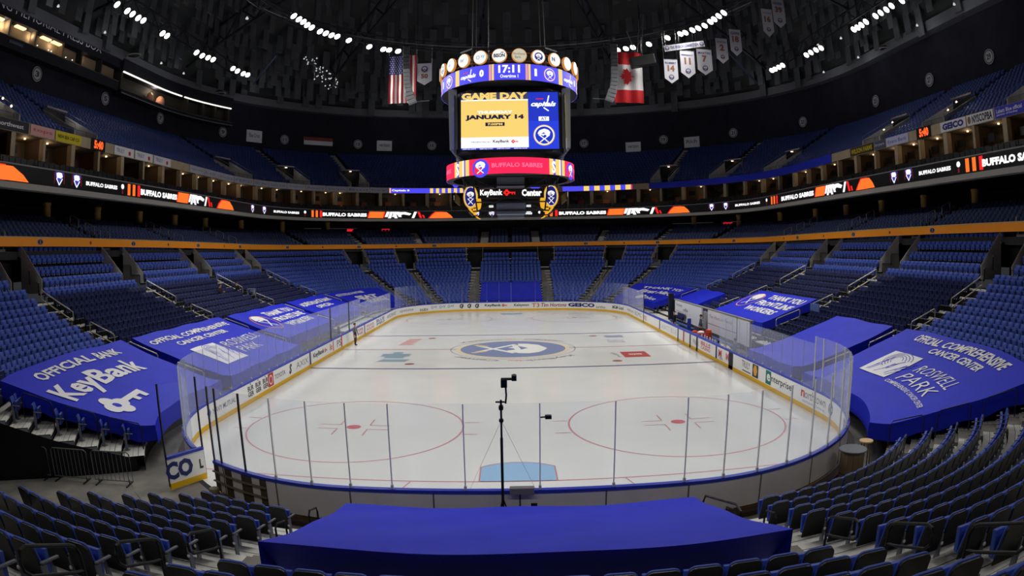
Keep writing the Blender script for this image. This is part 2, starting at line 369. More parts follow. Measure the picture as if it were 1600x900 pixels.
for g, sg in ((3.353, 1), (YL-3.353, -1)):
    a = Art(); n = 20; arc = [(1.83*math.sin(q)/math.sin(.73)*.666, g+sg*(1.37+(math.cos(q)-math.cos(.73))*1.83)) for q in [-.73+1.46*i/n for i in range(n+1)]]
    a.poly([(-1.219, g), *arc, (1.219, g)], LBLUE, 0)
    o = [(-1.219, g)]+arc+[(1.219, g)]
    for p, q in zip(o, o[1:]): a.line(p[0], p[1], q[0], q[1], .05, RED, 1)
    for x in (-1, 1): a.line(x*3.353, g, x*4.27, 0 if sg > 0 else YL, .05, RED, 1)
    paint('goal_crease', a)
a = Art(); a.ring(0, 0, 4.60, 4.52, mat((150, 140, 150), .4), 0, 72); a.disc(0, 0, 4.15, mat((214, 200, 168), .4), 1, 64); a.disc(0, 0, 3.85, INAVY, 2, 64); a.bison(0, 0, 3.7, IWHT, 3, INAVY)
a.line(1.1, -1.9, 1.9, -2.9, .5, IGOLD, 6); a.line(-1.1, -1.9, -1.9, -2.9, .5, IGOLD, 6)
a.build('centre_crest', map_flat((0, 30.48, 0), (0, -1, 0), (1, 0, 0)), ice, .0025, .003)
for sg in (1, -1):
    a = Art(); a.text('KeyBank', -4.6, 0, -.7, .62, IGREY, 0, .02); a.key(-.35, .3, .28, RED, IWHT, 0); a.text('Center', .95, 0, 4.6, .6, IGREY, 0, .02)
    a.build('circle_lettering', (lambda sg: lambda u, v, w: (sg*(4.85+v)*math.sin(u/5.2), 30.48+sg*(4.85+v)*math.cos(u/5.2), w))(sg), ice, .0025, .003)
TEAL = mat((132, 156, 172), .4)
a = Art(); a.rect(-9.25, 27.3, -7.2, 28.5, TEAL, 0); a.rect(-8.9, 26.6, -7.5, 27.3, TEAL, 0); a.rect(-9.1, 25.2, -7.15, 26.2, TEAL, 0, 1, 1, .25); a.rect(-8.6, 28.5, -7.9, 29.3, TEAL, 0); paint('ice_advert', a)
a = Art(); a.text('IE', -8.9, 32.7, -7.5, 36.2, mat((196, 150, 150), .4), 0, .06, .3); paint('ice_advert', a)
a = Art(); a.rect(7.45, 25.6, 9.25, 27.9, mat((176, 74, 72), .4), 0); a.text('toyota', 7.9, 26.4, 8.85, 27.1, IWHT, 1, .03); paint('ice_advert', a)
a = Art()
for i in range(4): a.text('KEY'[i % 3], 6.8+.07*i, 27.3-.5*i, 7.1+.07*i, 27.7-.5*i, IGREY, 0, .02)
paint('ice_advert', a)
a = Art(); a.rect(7.6, 35.4, 9.15, 36.6, mat((140, 146, 176), .4), 0); a.text('delta', 7.4, 32.4, 8.8, 34.4, mat((170, 172, 184), .4), 0, .02); paint('ice_advert', a)
for x in (-9.0, -6.6, -4.1, -.9, 1.6, 4.2, 6.8):
    a = Art(); a.text('ARK LEVERTON', x-.2, 2.5, x+1.5, 2.75, mat((190, 190, 190), .5), 0, .01); paint('end_lettering', a)
# ---- floors
m = MB(); S = ss(-SE, SE, 1.2); m.strips([[at(s, .14, -.06) for s in S], [at(s, 2.4, -.06) for s in S]], CONC)
for q0, q1 in ((21.7, 47.8), (-47.0, -34.0)): S = ss(q0, q1); m.strips([[at(s, 2.3, -.05) for s in S], [at(s, 3.5, -.05) for s in S]], CONC)
S = ss(TUN[0]-.3, TUN[1]+.3, .6); m.strips([[at(s, 2.4, -.06) for s in S], [at(s, 12.5, -.06) for s in S]], CONC)
m.build('floor_concourse', kind='structure')
# ---- lower bowl terraces (planks with dark risers)
m = MB()
FARC = (SE-4.0, SE+.1)
def low_iv(k):
    d = row_d(k); iv = [(-SE, SE)]
    if k < 9: iv = sub(iv, *TUN)
    if k < 2: iv = sub(sub(iv, 21.7, 47.8), -47.0, -34.0)
    if k >= 15: iv = [x for p, q in iv for x in cuts(p, q, PORT, 1.35, d)]
    if k >= 17: iv = sub(sub(iv, SE-4.2, SE+1), -SE-1, -SE+4.2)
    return iv
for k in range(19):
    d, z = row_d(k), row_z(k); zp = row_z(k-1) if k else -.06
    for p, q in low_iv(k):
        S = ss(p, q, .7)
        m.strips([[at(s, d, zp-.15) for s in S], [at(s, d, z) for s in S]], NEARBLK)
        m.strips([[at(s, d-.025, z-.07) for s in S], [at(s, d-.025, z) for s in S], [at(s, d+.20, z) for s in S]], PLANK)
        for j in range(1, 4): m.strips([[at(s, d+.02+.2*j, z) for s in S], [at(s, d+.21+.2*j, z) for s in S]], PLANK)
        m.strips([[at(s, d, z-.03) for s in S], [at(s, d+.86, z-.03) for s in S]], NEARBLK)
m.build('floor_lower_terrace', kind='structure')
# steps in the aisles, half a rise each
m = MB()
for c in AIS:
    for k in range(18):
        d = row_d(k); ab = abs(c)
        if c < 0 and (TUN[0]-.5 < c < TUN[1]+.5) and k < 9: continue
        if k >= 13 and c in PORT: continue
        kk = R0/(R0+d) if (S1 < ab < S2 or S3 < ab < S4) else 1.0
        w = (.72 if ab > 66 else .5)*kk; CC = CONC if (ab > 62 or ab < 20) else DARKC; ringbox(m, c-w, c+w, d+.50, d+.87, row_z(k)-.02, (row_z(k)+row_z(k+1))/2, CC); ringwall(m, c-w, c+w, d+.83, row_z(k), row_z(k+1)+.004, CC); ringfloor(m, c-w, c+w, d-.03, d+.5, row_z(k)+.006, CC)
m.build('floor_aisle_steps', kind='structure')
# tunnel walls and end
m = MB()
for s in TUN:
    m.strips([[at(s, d, -.06) for d in (2.0, 5, 9.6)], [at(s, d, zf(d)-.05) for d in (2.0, 5, 9.6)]], NEARBLK)
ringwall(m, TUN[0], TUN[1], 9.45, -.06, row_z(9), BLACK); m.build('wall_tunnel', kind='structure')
# ---- mezzanine: slab, orange band, rows, back wall
def zb(s): return float(np.interp(abs(s), [0, 22, 40, 60, 70, 79], [8.45, 8.42, 8.3, 8.15, 8.0, 7.93]))
VIS = (-SE, SE)
m = MB(); NR = 8.5
S = ss(-SE, SE)
m.strips([[at(s, 17.3, zb(s)) for s in S], [at(s, 18.2, zb(s)-.02) for s in S]], DARKC)
for k in range(7):
    d, z = 17.45+.86*k, 8.1+.33*k
    m.strips([[at(s, d, z-.5) for s in S], [at(s, d, z) for s in S], [at(s, d+.86, z) for s in S]], DARKC)
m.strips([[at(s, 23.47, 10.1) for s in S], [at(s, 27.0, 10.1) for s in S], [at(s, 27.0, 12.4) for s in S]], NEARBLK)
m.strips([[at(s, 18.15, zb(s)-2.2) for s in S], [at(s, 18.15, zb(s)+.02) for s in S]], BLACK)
m.build('floor_mezzanine', kind='structure')
MEZA = mirror([9.5, 21.89, 34.19, 46.49, 59.1, 66.2, 69.3, 72.2, SE-3.9])
m = MB()
for c in MEZA:
    if abs(c) < 12: continue
    for k in range(7):
        d = 17.45+.86*k; ab = abs(c); kk = R0/(R0+d) if (S1 < ab < S2 or S3 < ab < S4) else 1.0
        ringbox(m, c-.55*kk, c+.55*kk, d+.45, d+.87, 8.1+.33*k, 8.27+.33*k, STEPL); ringwall(m, c-.55*kk, c+.55*kk, d+.83, 8.1+.33*k, 8.435+.33*k, STEPL); ringfloor(m, c-.55*kk, c+.55*kk, d-.03, d+.5, 8.106+.33*k, STEPL)
m.build('floor_mezzanine_steps', kind='structure')
m = MB(); ringwall(m, -SE, SE, 17.25, lambda s: zb(s), lambda s: zb(s)+.56, ORANGE, .2); band = m.build('trim_orange_band', kind='structure', label='orange fascia band running round the bowl')
m = MB(); S = ss(-SE, SE); m.strips([[at(s, 17.22, zb(s)+.56) for s in S], [at(s, 17.22, zb(s)+.62) for s in S], [at(s, 17.5, zb(s)+.62) for s in S]], mat((196, 170, 120), .5)); m.build('band_cap', band)
# ---- suite level
m = MB(); S = ss(-SE, SE)
m.strips([[at(s, d, z) for s in S] for d, z in ((17.05, 12.2), (17.05, 13.42), (17.3, 13.42), (17.3, 12.9), (23.2, 13.2), (28.2, 13.2), (28.2, 12.2), (17.05, 12.2))], NEARBLK)
m.strips([[at(s, 17.6, 11.9) for s in S], [at(s, 17.02, 11.92) for s in S], [at(s, 17.02, 12.3) for s in S]], mat((150, 148, 138), .6)); m.strips([[at(s, 17.02, 13.37) for s in S], [at(s, 17.02, 13.46) for s in S], [at(s, 17.32, 13.46) for s in S]], mat((120, 118, 116), .5))
m.build('floor_suite_level', kind='structure')
m = MB()
m.strips([[at(s, d, z) for s in S] for d, z in ((20.8, 16.42), (20.8, 17.28), (21.3, 17.28))], BEIGE)
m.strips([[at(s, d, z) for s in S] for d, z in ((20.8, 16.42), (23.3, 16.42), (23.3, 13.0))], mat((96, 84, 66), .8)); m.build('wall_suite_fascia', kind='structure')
# ---- upper deck
#STEPL = noisy('pale_step_concrete', (168, 168, 166), (190, 190, 186), 1.2, .8)
m = MB()
def up_iv(k):
    d = 21.3+.86*k; iv = [(-SE, SE)]
    if 0 <= k < 5: iv = [x for p, q in iv for x in cuts(p, q, UP_S, 1.6, d)]
    return iv
for k in range(14):
    d, z = 21.3+.86*k, 17.0+.5*k
    for p, q in up_iv(k):
        S = ss(p, q); m.strips([[at(s, d, z-.5) for s in S], [at(s, d, z) for s in S], [at(s, d+.86, z) for s in S]], DARKC)
m.build('floor_upper_deck', kind='structure')
m = MB()
for c in UP_S:
    for k in range(5, 14):
        d = 21.3+.86*k; ab = abs(c); kk = R0/(R0+d) if (S1 < ab < S2 or S3 < ab < S4) else 1.0
        ringbox(m, c-.5*kk, c+.5*kk, d+.45, d+.87, 17.0+.5*k, 17.25+.5*k, STEPL); ringwall(m, c-.5*kk, c+.5*kk, d+.83, 17+.5*k, 17.505+.5*k, STEPL); ringfloor(m, c-.5*kk, c+.5*kk, d-.03, d+.5, 17.006+.5*k, STEPL)
m.build('floor_upper_steps', kind='structure')
# ---- back wall, ring beam and roof
m = MB(); ringwall(m, -SE, SE, 33.4, 22.5, 31.2, WALLM); m.build('wall_rear', kind='structure')
m = MB(); ringbox(m, -SE, SE, 32.0, 33.3, 31.0, 32.2, mat((112, 115, 120), .8)); m.build('trim_ring_beam', kind='structure')
m = MB(); S = ss(-SE, SE, 2)
rows = [[at(s, d, z) for s in S] for d, z in ((33.4, 32.0), (33.0, 33.2), (26, 37.0), (18, 40.0), (8, 42.0), (0, 43.0))]
m.strips(rows, CEILM); m.add(rows[-1][:-1], [tuple(range(len(S)-1))], CEILM); m.build('ceiling', kind='structure')
# ================================================================ RINK BOARDS
G0, G1 = -phi(44), -phi(33)                          # the open gate
BD = [(G1, SE+.01), (-SE-.01, G0)]
boards = thing('dasher_boards', 'white rink boards with yellow kick strip and blue cap rail round the ice', 'rink boards')
m = MB()
for p, q in BD: ringwall(m, p, q, 0, .2, 1.0, WHITE, .5)
m.build('white_facing', boards)
m = MB()
for p, q in BD: ringbox(m, p, q, -.012, .02, 0, .2, YELLOW, .5)
m.build('kick_strip', boards)
m = MB()
for p, q in BD: ringbox(m, p, q, -.03, .14, 1.0, 1.09, BLUECAP, .5)
m.build('cap_rail', boards)
OUTP = noisy('board_back_grey', (206, 200, 198), (220, 214, 210), .9, .7); OUTD = noisy('board_back_brown', (62, 55, 45), (80, 70, 57), 1.2, .7)
m = MB()
for p, q in BD: ringwall(m, p, q, .11, .13, 1.0, OUTP if p > G1+1 or q < G0 else OUTP, .5)
for s in [x*2.2 for x in range(-35, 36)]:
    if -9.3 < s < 60: ringbox(m, s-.02, s+.02, .105, .118, .13, 1.0, mat((100, 96, 96), .7))
m.build('back_panel', boards)
m = MB()
for z in (.05, .45, .75): ringbox(m, G1, -phi(17), .12, .2, z, z+.035, mat((110, 100, 84), .6))
ringwall(m, G1, -phi(17), .115, .13, 1.0, OUTD); m.build('gate_frame', boards)
m = MB()
for p, q in BD: ringbox(m, p, q, .15, .45, -.05, .09, mat((58, 40, 30), .7), .6)
m.build('base_channel', boards)
# advertising and painted dark gap strips laid on the boards; t is arc length, read left to right from the ice
INK = mat((40, 42, 48), .5); INKR = mat((196, 40, 44), .5); INKN = mat((36, 44, 110), .5); INKG = mat((110, 112, 116), .5); INKB = mat((120, 150, 184), .5); INKT = mat((20, 120, 104), .5)
def board_art(tL, draw):
    a = Art(); draw(a); a.build('print_or_dark_gap', map_ring(0, tL, 0), boards, .002, .006)
def adt(tL, tR, txt, z0=.42, z1=.8, mm=INK, bold=.02, sh=0):
    L = tL-tR if tL-tR > 0 else tL-tR+2*SE
    board_art(tL, lambda a: a.text(txt, 0, z0, L, z1, mm, 0, bold, sh))
board_art(-17.4, lambda a: (a.disc(.25, .62, .2, mat((40, 80, 150), .5), 0, 4, .3), a.text('NAVY MUTUAL', .65, .48, 3.1, .72, INKG, 0, .01)))
for t in (-22.0, -23.0, -24.0)[:3]:
    board_art(t, lambda a: (a.text('BUR', 0, .6, .75, .85, INK, 0, .03), a.text('GER', 0, .32, .75, .56, INK, 0, .03), a.poly([(.3, .9), (.45, .9), (.38, .99)], INK, 0)))
board_art(-24.75, lambda a: (a.rect(0, .25, .8, .97, INKR, 0), a.ring(.4, .6, .26, .19, WHITE, 1, 20), a.text('TOYOTA', 1.0, .48, 2.7, .74, INK, 0, .01)))
board_art(-28.1, lambda a: (a.text('S', 0, .32, .5, .9, INK, 0, .06, .3), a.text('AXIX', 1.3, .42, 3.6, .78, INKG, 0, -.005)))
board_art(-32.8, lambda a: (a.text('KeyBank', 0, .4, 2.5, .8, INK, 0, .03), a.key(2.75, .6, .16, INKR, WHITE, 0)))
board_art(-36.7, lambda a: (a.text('ilo', 0, .4, .6, .85, INKR, 0, .02), a.rect(.8, .25, 1.0, .95, INKR, 0)))
board_art(-38.6, lambda a: a.text('PS', 0, .35, 1.2, .85, INKG, 0, .01))
board_art(-45.2, lambda a: (a.text('TOWER', 0, .62, 1.9, .86, mat((190, 110, 116), .5), 0, .03), a.text('PARK', 0, .32, 1.9, .56, mat((190, 110, 116), .5), 0, .03)))
board_art(-48.5, lambda a: (a.text('FRANK', 0, .6, 3.2, .85, mat((196, 130, 130), .5), 0, .02), a.text('INSURE', 0, .3, 3.2, .55, mat((196, 130, 130), .5), 0, .02)))
board_art(-52.7, lambda a: (a.text('BLUE', 0, .6, 3.9, .88, mat((90, 110, 160), .5), 0, .03), a.text('SHIELD', 0, .3, 3.9, .55, mat((90, 110, 160), .5), 0, .03)))
adt(-58, -62.8, 'WEGMANS', .4, .78, INKG, .0, .2)
adt(-64, -66.8, 'upstate', .4, .75, INKG, 0); adt(-67.9, -69.1, 'KALEIDA', .3, .6, INK, .02)
for i in range(3): board_art(-69.5-i*1.1, lambda a: (a.ring(.2, .65, .17, .1, INKB, 0, 12), a.text('xy', .42, .5, .85, .8, INKB, 0, .02)))
for i in range(3): board_art(-73.2-i*.95, lambda a: (a.ring(.3, .62, .27, .15, INK, 0, 16, .5, 5.2), a.disc(.38, .6, .12, INK, 1, 10)))
board_art(-76.3, lambda a: (a.text('KeyBank', 0, .45, 2.0, .82, INK, 0, .03), a.key(2.25, .65, .18, INKR, WHITE, 0)))
adt(79.25, 77.4, 'Kaleyson', .42, .82, INK, .02, .2); adt(77.05, 76.1, 'T3', .35, .85, mat((190, 120, 90), .5), .02)
adt(75.9, 72.8, 'Tim Hortons', .38, .85, mat((150, 60, 60), .5), .02, .2); adt(72.6, 69.1, 'GEICO', .38, .86, INKN, .06)
adt(68.9, 67.5, 'ortho', .3, .65, INKG, .01); adt(66.3, 63.9, 'MGM Grand', .4, .8, INK, .02, .1)
adt(62.7, 59.4, 'highmark', .4, .75, INKG, .0); adt(58.7, 55.4, 'ECMC', .4, .8, INKG, .0); adt(54.4, 53.0, 'evans', .35, .8, mat((196, 130, 110), .5), .0)
adt(47.2, 42, 'LABATT BLUE', .4, .8, mat((200, 204, 210), .5), .01); adt(37.4, 36, 'PARK', .4, .75, INKG, 0)
board_art(35.6, lambda a: (a.text('BILLS', .1, .6, 2.2, .88, mat((196, 90, 96), .5), 0, .03), a.text('CASINO', .1, .34, 2.2, .56, mat((196, 90, 96), .5), 0, .02)))
board_art(31.7, lambda a: (a.text('M', 0, .4, .6, .85, INKR, 0, .05), a.text('OIL', .2, .28, .9, .42, INKG, 0, .01)))
board_art(30.3, lambda a: (a.text('M', 0, .4, .6, .85, mat((214, 120, 124), .5), 0, .05)))
board_art(27.5, lambda a: (a.text('TRULY', 0, .5, 1.25, .88, INK, 0, .0), a.rect(.1, .3, 1.4, .36, INK, 0)))
board_art(25.85, lambda a: (a.rect(0, .25, .85, .95, INK, 0), a.disc(.42, .62, .3, mat((220, 160, 60), .5), 1, 6, .32)))
board_art(23.95, lambda a: (a.rect(0, .25, .7, .95, INKT, 0), a.text('e', .15, .42, .6, .8, WHITE, 1, .03), a.text('nterprise', .75, .38, 3.2, .8, INK, 0, .01)))
board_art(19.7, lambda a: (a.text('n', 0, .5, .4, .82, INKR, 0, .03), a.text('orthtown', .42, .5, 2.5, .9, INKG, 0, .0), a.text('automotive', .2, .3, 2.4, .42, INKB, 0, 0)))
board_art(16.9, lambda a: (a.ring(.3, .6, .26, .2, INKN, 0, 16), a.text('C', .12, .45, .46, .75, INKN, 0, .02)))
board_art(14.4, lambda a: a.text('EICO', 0, .35, 2.4, .85, INKN, 0, .06))
for t, W in ((41.7, .3), (38.3, .3), (36.6, .35), (29.75, .75), (54.6, .25)): board_art(t, lambda a: a.rect(0, 0, W, 1.0, mat((30, 32, 44), .6), 3, 2))  # dark strips painted for gate and bench door gaps, their shade in the colour
for t, c in ((-31.99, INKN), (-47.55, INKN), (31.99+.3, INKN), (47.55+.3, INKN), (-39.77, INKR), (39.77+.3, INKR)):
    board_art(t, lambda a: a.rect(0, .0, .3, 1.0, c, 2, 2))
# ---- open gate leaf with its own glass
gt = thing('rink_gate', 'open rink gate leaf with blue letters swung out at the near corner', 'gate')
gh, ge = Vector((-10.15, 2.5, 0)), Vector((-10.82, 1.14, 0)); gd = (ge-gh).normalized(); gn = Vector((gd.y, -gd.x, 0))
m = MB(); m.obox(gh+Vector((0, 0, .6)), ge+Vector((0, 0, .6)), .08, .8, WHITE); m.build('leaf', gt)
m = MB(); m.obox(gh+Vector((0, 0, .1)), ge+Vector((0, 0, .1)), .1, .2, YELLOW); m.build('kick_strip', gt)
m = MB(); m.obox(gh+Vector((0, 0, 1.045)), ge+Vector((0, 0, 1.045)), .14, .09, BLUECAP); m.build('cap_rail', gt)
sgn = 1 if gn.dot(CAM-gh) > 0 else -1
a = Art(); a.text('CO', -.12, .3, 1.0, .9, INKN, 0, .05); a.text('L', 1.28, .4, 1.42, .72, INK, 0, .04)
right = (gh-ge).normalized(); o_ = ge+right.cross(Vector((0, 0, 1)))*(.045 if right.cross(Vector((0, 0, 1))).dot(CAM-ge) > 0 else .045)
a.build('lettering', map_flat(o_, right, (0, 0, 1)), gt, .002, .004)
m = MB(); m.obox(gh+Vector((0, 0, 2.22)), ge+Vector((0, 0, 2.22)), .012, 2.26, GLASS); m.build('glass_pane', gt)
m = MB(); m.obox(gh+Vector((0, 0, .1)), gh+Vector((0, 0, 3.4)), .05, .05, STEEL); m.build('hinge_post', gt); m = MB(); m.obox(ge+Vector((0, 0, .1)), ge+Vector((0, 0, 3.4)), .05, .05, STEEL); m.build('latch_post', gt)
# ---- glass bays: a pane and its left post each
POSTM = mat((232, 232, 228), .45, 0); POSTW = mat((196, 198, 200), .5); POSTE = mat((170, 176, 190), .3)
def bay(s0, s1, h, dark=False, place='', i=0, pm=None, last=False, wide=.03):
    g = thing('rink_glass_panel', 'clear rink glass bay, %s %s' % (ordw(i), place), 'glass panel', (0, 0, 0), 0, 'glass panels round the rink')
    m = MB(); S = ss(s0, s1, .6); e = .02
    S = [S[0]+e]+S[1:-1]+[S[-1]-e]
    m.strips([[at(s, d, z) for s in S] for d, z in ((.05, 1.09), (.05, 1.09+h), (.064, 1.09+h), (.064, 1.09), (.05, 1.09))], GLASS); m.build('pane', g)
    m = MB(); P = STEEL if dark else (pm or POSTM)
    for s in ([s0, s1] if last else [s0]):
        x, y, nx, ny = base(s); m.obox((x+nx*.057, y+ny*.057, .35 if dark else 1.09), (x+nx*.057, y+ny*.057, 1.09+h), wide*(1.6 if dark else 1), .05, P, (nx, ny, 0))
        if pm is not None and not dark: m.v, m.f, m.m, m.mats = [], [], [], []; m.obox((x+nx*.057, y+ny*.057, 1.09), (x+nx*.057, y+ny*.057, 1.09+h), .010, .02, POSTE, (nx, ny, 0))
        if not dark: m.box((x+nx*.07, y+ny*.07, 1.14), (.07, .07, .12), POSTW)
    m.build('post', g)
NS = [-8.9, -7.75, -6.59, -5.46, -4.37, -3.26, -1.375, .51, 2.39, 4.27, 5.38, 6.46, 7.58, 8.7, 9.82, 10.94, 12.06, 13.18, 14.3, 15.42, 16.54, 17.82, 18.6]
i = 0
for p, q in zip(NS, NS[1:]): bay(p, q, 2.28, p < -7, 'from the open gate along the near end', i, last=q == 18.6); i += 1
bay(G1, -8.9, 2.28, True, 'beside the open gate post', 0)
i = 0; sp = [18.6+1.2*k for k in range(12)]
for p, q in zip(sp, sp[1:]): bay(p, q, 1.95, False, 'along the bench side from the near corner', i, POSTW); i += 1
LS = [G0-1.12*k for k in range(7)]+[-S2-1.22*k for k in range(1, 11)]+[-31.9, -34.5, -37.3, -40.0, -42.6, -44.4]+[-46.5-2.3*k for k in range(7)]
LS = sorted(set(LS), reverse=True); i = 0
for p, q in zip(LS, LS[1:]):
    bay(q, p, 2.28 if p > -45 else 1.9, (q in (-37.3, -42.6)), 'along the penalty box side from the gate', i, POSTW, wide=.12 if q in (-37.3, -42.6) else .03); i += 1
FS = [-62.6-1.56*k for k in range(8)]+[-75.1]; FS = FS+[-75.12-1.47*k for k in range(1, 4)]
FS2 = [62.6+1.56*k for k in range(9)]+[75.12+1.47*k for k in range(1, 4)]
i = 0
for p, q in zip(FS, FS[1:]):
    if abs(p-q) > .2: bay(q, p, 2.28, False, 'on the far end from its penalty box corner', i, POSTW); i += 1
i = 0
for p, q in zip(FS2, FS2[1:]):
    if abs(p-q) > .2: bay(p, q, 2.28, False, 'on the far end from its bench corner', i, POSTW, last=q > 79); i += 1
i = 0
for p, q in zip([54.6, 57.3, 60, 62.6], [57.3, 60, 62.6, 64]): bay(p, q-.0, 1.95, p == 54.6, 'beyond the team bench', i, POSTW, wide=.1); i += 1

# ================================================================ SEAT COVERS
def ztarp(d): return zf(max(d, 1.6))+.93+.02*max(d-1.6, 0)
def tarp(label, s0, s1, d0, d1, draw, near_skirt=.75, taper=0.0, under=-.03, cat='seat cover'):
    t = thing('seat_tarp', label, cat); m = MB(); n = max(12, int((d1-d0)/.25)); ns = max(16, int((s1-s0)/.28)); S = [s0+(s1-s0)*i/ns for i in range(ns+1)]
    D = [d0+(d1-d0)*j/n for j in range(n+1)]; rnd = random.Random(int(s0*10))
    wob = lambda s, d: .035*math.sin(s*1.7+d*.9)*math.sin(d*1.1+.4)
    tp = lambda d: 1-taper*(d-d0)/(d1-d0)
    m.strips([[at(s*tp(d), d, ztarp(d)+wob(s, d)) for s in S] for d in D], TARP); m.build('cover', t, smooth=True)
    m = MB(); sk = .62
    m.strips([[at(s, d0, ztarp(d0)+wob(s, d0)) for s in S], [at(s, d0-.04, ztarp(d0)-near_skirt) for s in S]], TARP)
    m.strips([[at(s*tp(d1), d1, ztarp(d1)+wob(s, d1)) for s in S], [at(s*tp(d1), d1-under, ztarp(d1)-.85) for s in S]], TARP)
    for s, e in ((s0, -.02), (s1, .02)): m.strips([[at(s*tp(d), d, ztarp(d)+wob(s, d)) for d in D], [at((s+e)*tp(d), d-(under if d == d1 else 0), ztarp(d)-sk-.06*math.sin(d*4)) for d in D]], TARP)
    m.build('skirt', t, smooth=True)
    if draw:
        a = Art(); draw(a)
        def mp(u, v, w):                       # u: base arc position (read left to right from the ice), v: distance d
            x, y, nx, ny = base(-u); return (x+nx*v, y+ny*v, ztarp(v)+wob(-u, v)+w)
        a.build('lettering', mp, t, .006, .03)
    return t
TW = mat((232, 232, 236), .6); TNV = mat((26, 30, 120), .6); TGD = mat((226, 150, 110), .6)
# on the covers u = -s: left side u = +|s|, right side u = -s
def leaf_print(a, L, B, R, T):
    a.rect(L, B, R, T, TW, 0, 6, 3); rr = random.Random(4)
    for k in range(16):
        x = L+(R-L)*rr.random(); y = B+(T-B)*(.05+.5*rr.random()); a.line(x, y, x+(R-L)*.16*(rr.random()+.3), y+(T-B)*.3, .05, TARP, 1)
    for k in range(4): a.ring(L+(R-L)*.55, B+(T-B)*.68, .3+.14*k, .34+.14*k, mat((90, 96, 190), .6), 1.5, 20, .2, 4.4)
def u_of(y): return S2+y-R0
def t_keybank(a):
    a.text('OFFICIAL BANK', phi(69), 6.1, phi(69)+5.2, 6.75, TW, 0, .03)
    a.text('KeyBank', phi(64), 3.9, u_of(10.2), 5.6, TW, 0, .03)
    a.key(phi(70), 2.95, .78, TW, TARP, 0)
tarp('blue seat cover with a big white bank name and key above the tunnel', -21.4, -phi(61), 1.15, 7.3, t_keybank)
def t_rosw(a):
    a.text('OFFICIAL COMPREHENSIVE', u_of(13.7), 6.05, u_of(23.6), 6.55, TW, 0, .03); a.text('CANCER CENTER', u_of(15.4), 5.3, u_of(21.8), 5.75, TW, 0, .03)
    leaf_print(a, u_of(15.3), 2.3, u_of(18.2), 4.7); a.text('ROSWELL', u_of(18.6), 3.7, u_of(23.5), 4.5, TW, 0, -.005, .15); a.text('PARK', u_of(18.8), 2.7, u_of(21.6), 3.5, TW, 0, -.005, .15)
tarp('blue seat cover with white leaf print behind the penalty side glass', -33.7, -22.5, 1.1, 7.3, t_rosw)
def t_thanks(y0, d0, k=1.0, flip=False):
    def f(a):
        u = y0
        a.ring(u+2.4, d0+2.4, 1.5, 1.38, TGD, 0, 28, ry=.85); a.bison(u+2.4, d0+2.7, 1.4, TW, 1, TNV)
        for i, (t, w) in enumerate((('THANK YOU', 6.0), ('FRONTLINE', 6.2), ('WORKERS', 5.6))): a.text(t, u+4.4-.1*i, d0+3.0-1.05*i, u+4.4-.1*i+w, d0+3.75-1.05*i, TW, 0, .035)
    return f
tarp('blue seat cover thanking frontline workers behind the penalty box glass', -46.2, -34.9, 2.5, 7.2, t_thanks(u_of(25.6), 2.7))
def t_four(a):
    a.text('ADIRONDACK BANK', u_of(38.9), 5.7, u_of(48.0), 6.4, TW, 0, .03); a.text('OFFICIAL', u_of(41), 4.8, u_of(45.6), 5.4, TW, 0, .03)
tarp('blue seat cover with two white words beyond the penalty box', -58.2, -47.2, 2.8, 7.2, t_four)
def t_five(a):
    a.text('OFFICIAL TICKETING PARTNER', u_of(51.2), 5.8, S3+3.6, 6.35, TW, 0, .03); a.text('SEAT', u_of(53.5), 4.2, u_of(53.5)+3.2, 5.2, TW, 0, .06, .2); a.text('EXCHANGE', u_of(53.8), 3.0, S3+4.6, 4.3, TW, 0, .03, .2)
tarp('blue seat cover with long white lettering in the far corner', -67.4, -60.0, 2.5, 7.0, t_five)
def t_rosr(a):
    a.text('OFFICIAL COMPREHENSIVE', -u_of(10.1), 6.3, -phi(64), 6.95, TW, 0, .03); a.text('CANCER CENTER', -u_of(8.2), 5.6, -phi(68), 6.1, TW, 0, .03)
    leaf_print(a, -u_of(9.9), 2.9, -u_of(7.9), 5.1); a.text('ROSWELL', -u_of(7.4), 4.0, -phi(66)+.2, 4.7, TW, 0, -.005, .15); a.text('PARK', -u_of(7.4), 3.1, -u_of(4.8), 3.8, TW, 0, -.005, .15)
    a.text('COMPREHENSIVE CANCER CENTER', -u_of(7.6), 2.68, -phi(58), 2.92, TW, 0, .01)
tarp('blue seat cover with white leaf print beside the round table corner', phi(52.5), 21.3, .9, 7.35, t_rosr)
tarp('plain blue seat cover between team bench and lettered corner cover', 22.5, 28.9, .9, 7.2, None)
tarp('blue seat cover thanking frontline workers behind the team bench wall', 34.6, 45.2, 4.3, 8.7, t_thanks(-u_of(36.0)-.3, 4.5))
tarp('small plain blue seat cover behind the far end of the team bench', 50.5, 57.6, 4.4, 7.2, None)
def t_r4(a):
    a.text('THANK YOU', -u_of(57.6), 5.6, -u_of(52), 6.2, TW, 0, .03); a.text('First Niagara', -u_of(57.4), 4.1, -u_of(51.4), 5.2, TW, 0, .04, .2); a.disc(-S3-3.4, 3.2, .6, TW, 0, 16); a.text('blue', -S3-2.6, 2.7, -S3-.2, 3.4, TW, 0, .02)
tarp('blue lettered seat cover in the far corner beyond the bench', 59.9, 68.0, 2.4, 6.9, t_r4)
tarp('wide plain blue seat cover just below the camera behind the near goal', -4.05, 4.05, 1.75, 7.85, None, .5, .115, .7)  # rear skirt shaped to slant under so that its face stays dark
tarp('plain blue seat cover behind the glass at the far goal end', SE-3.9, SE+3.9, 1.5, 7.4, None)
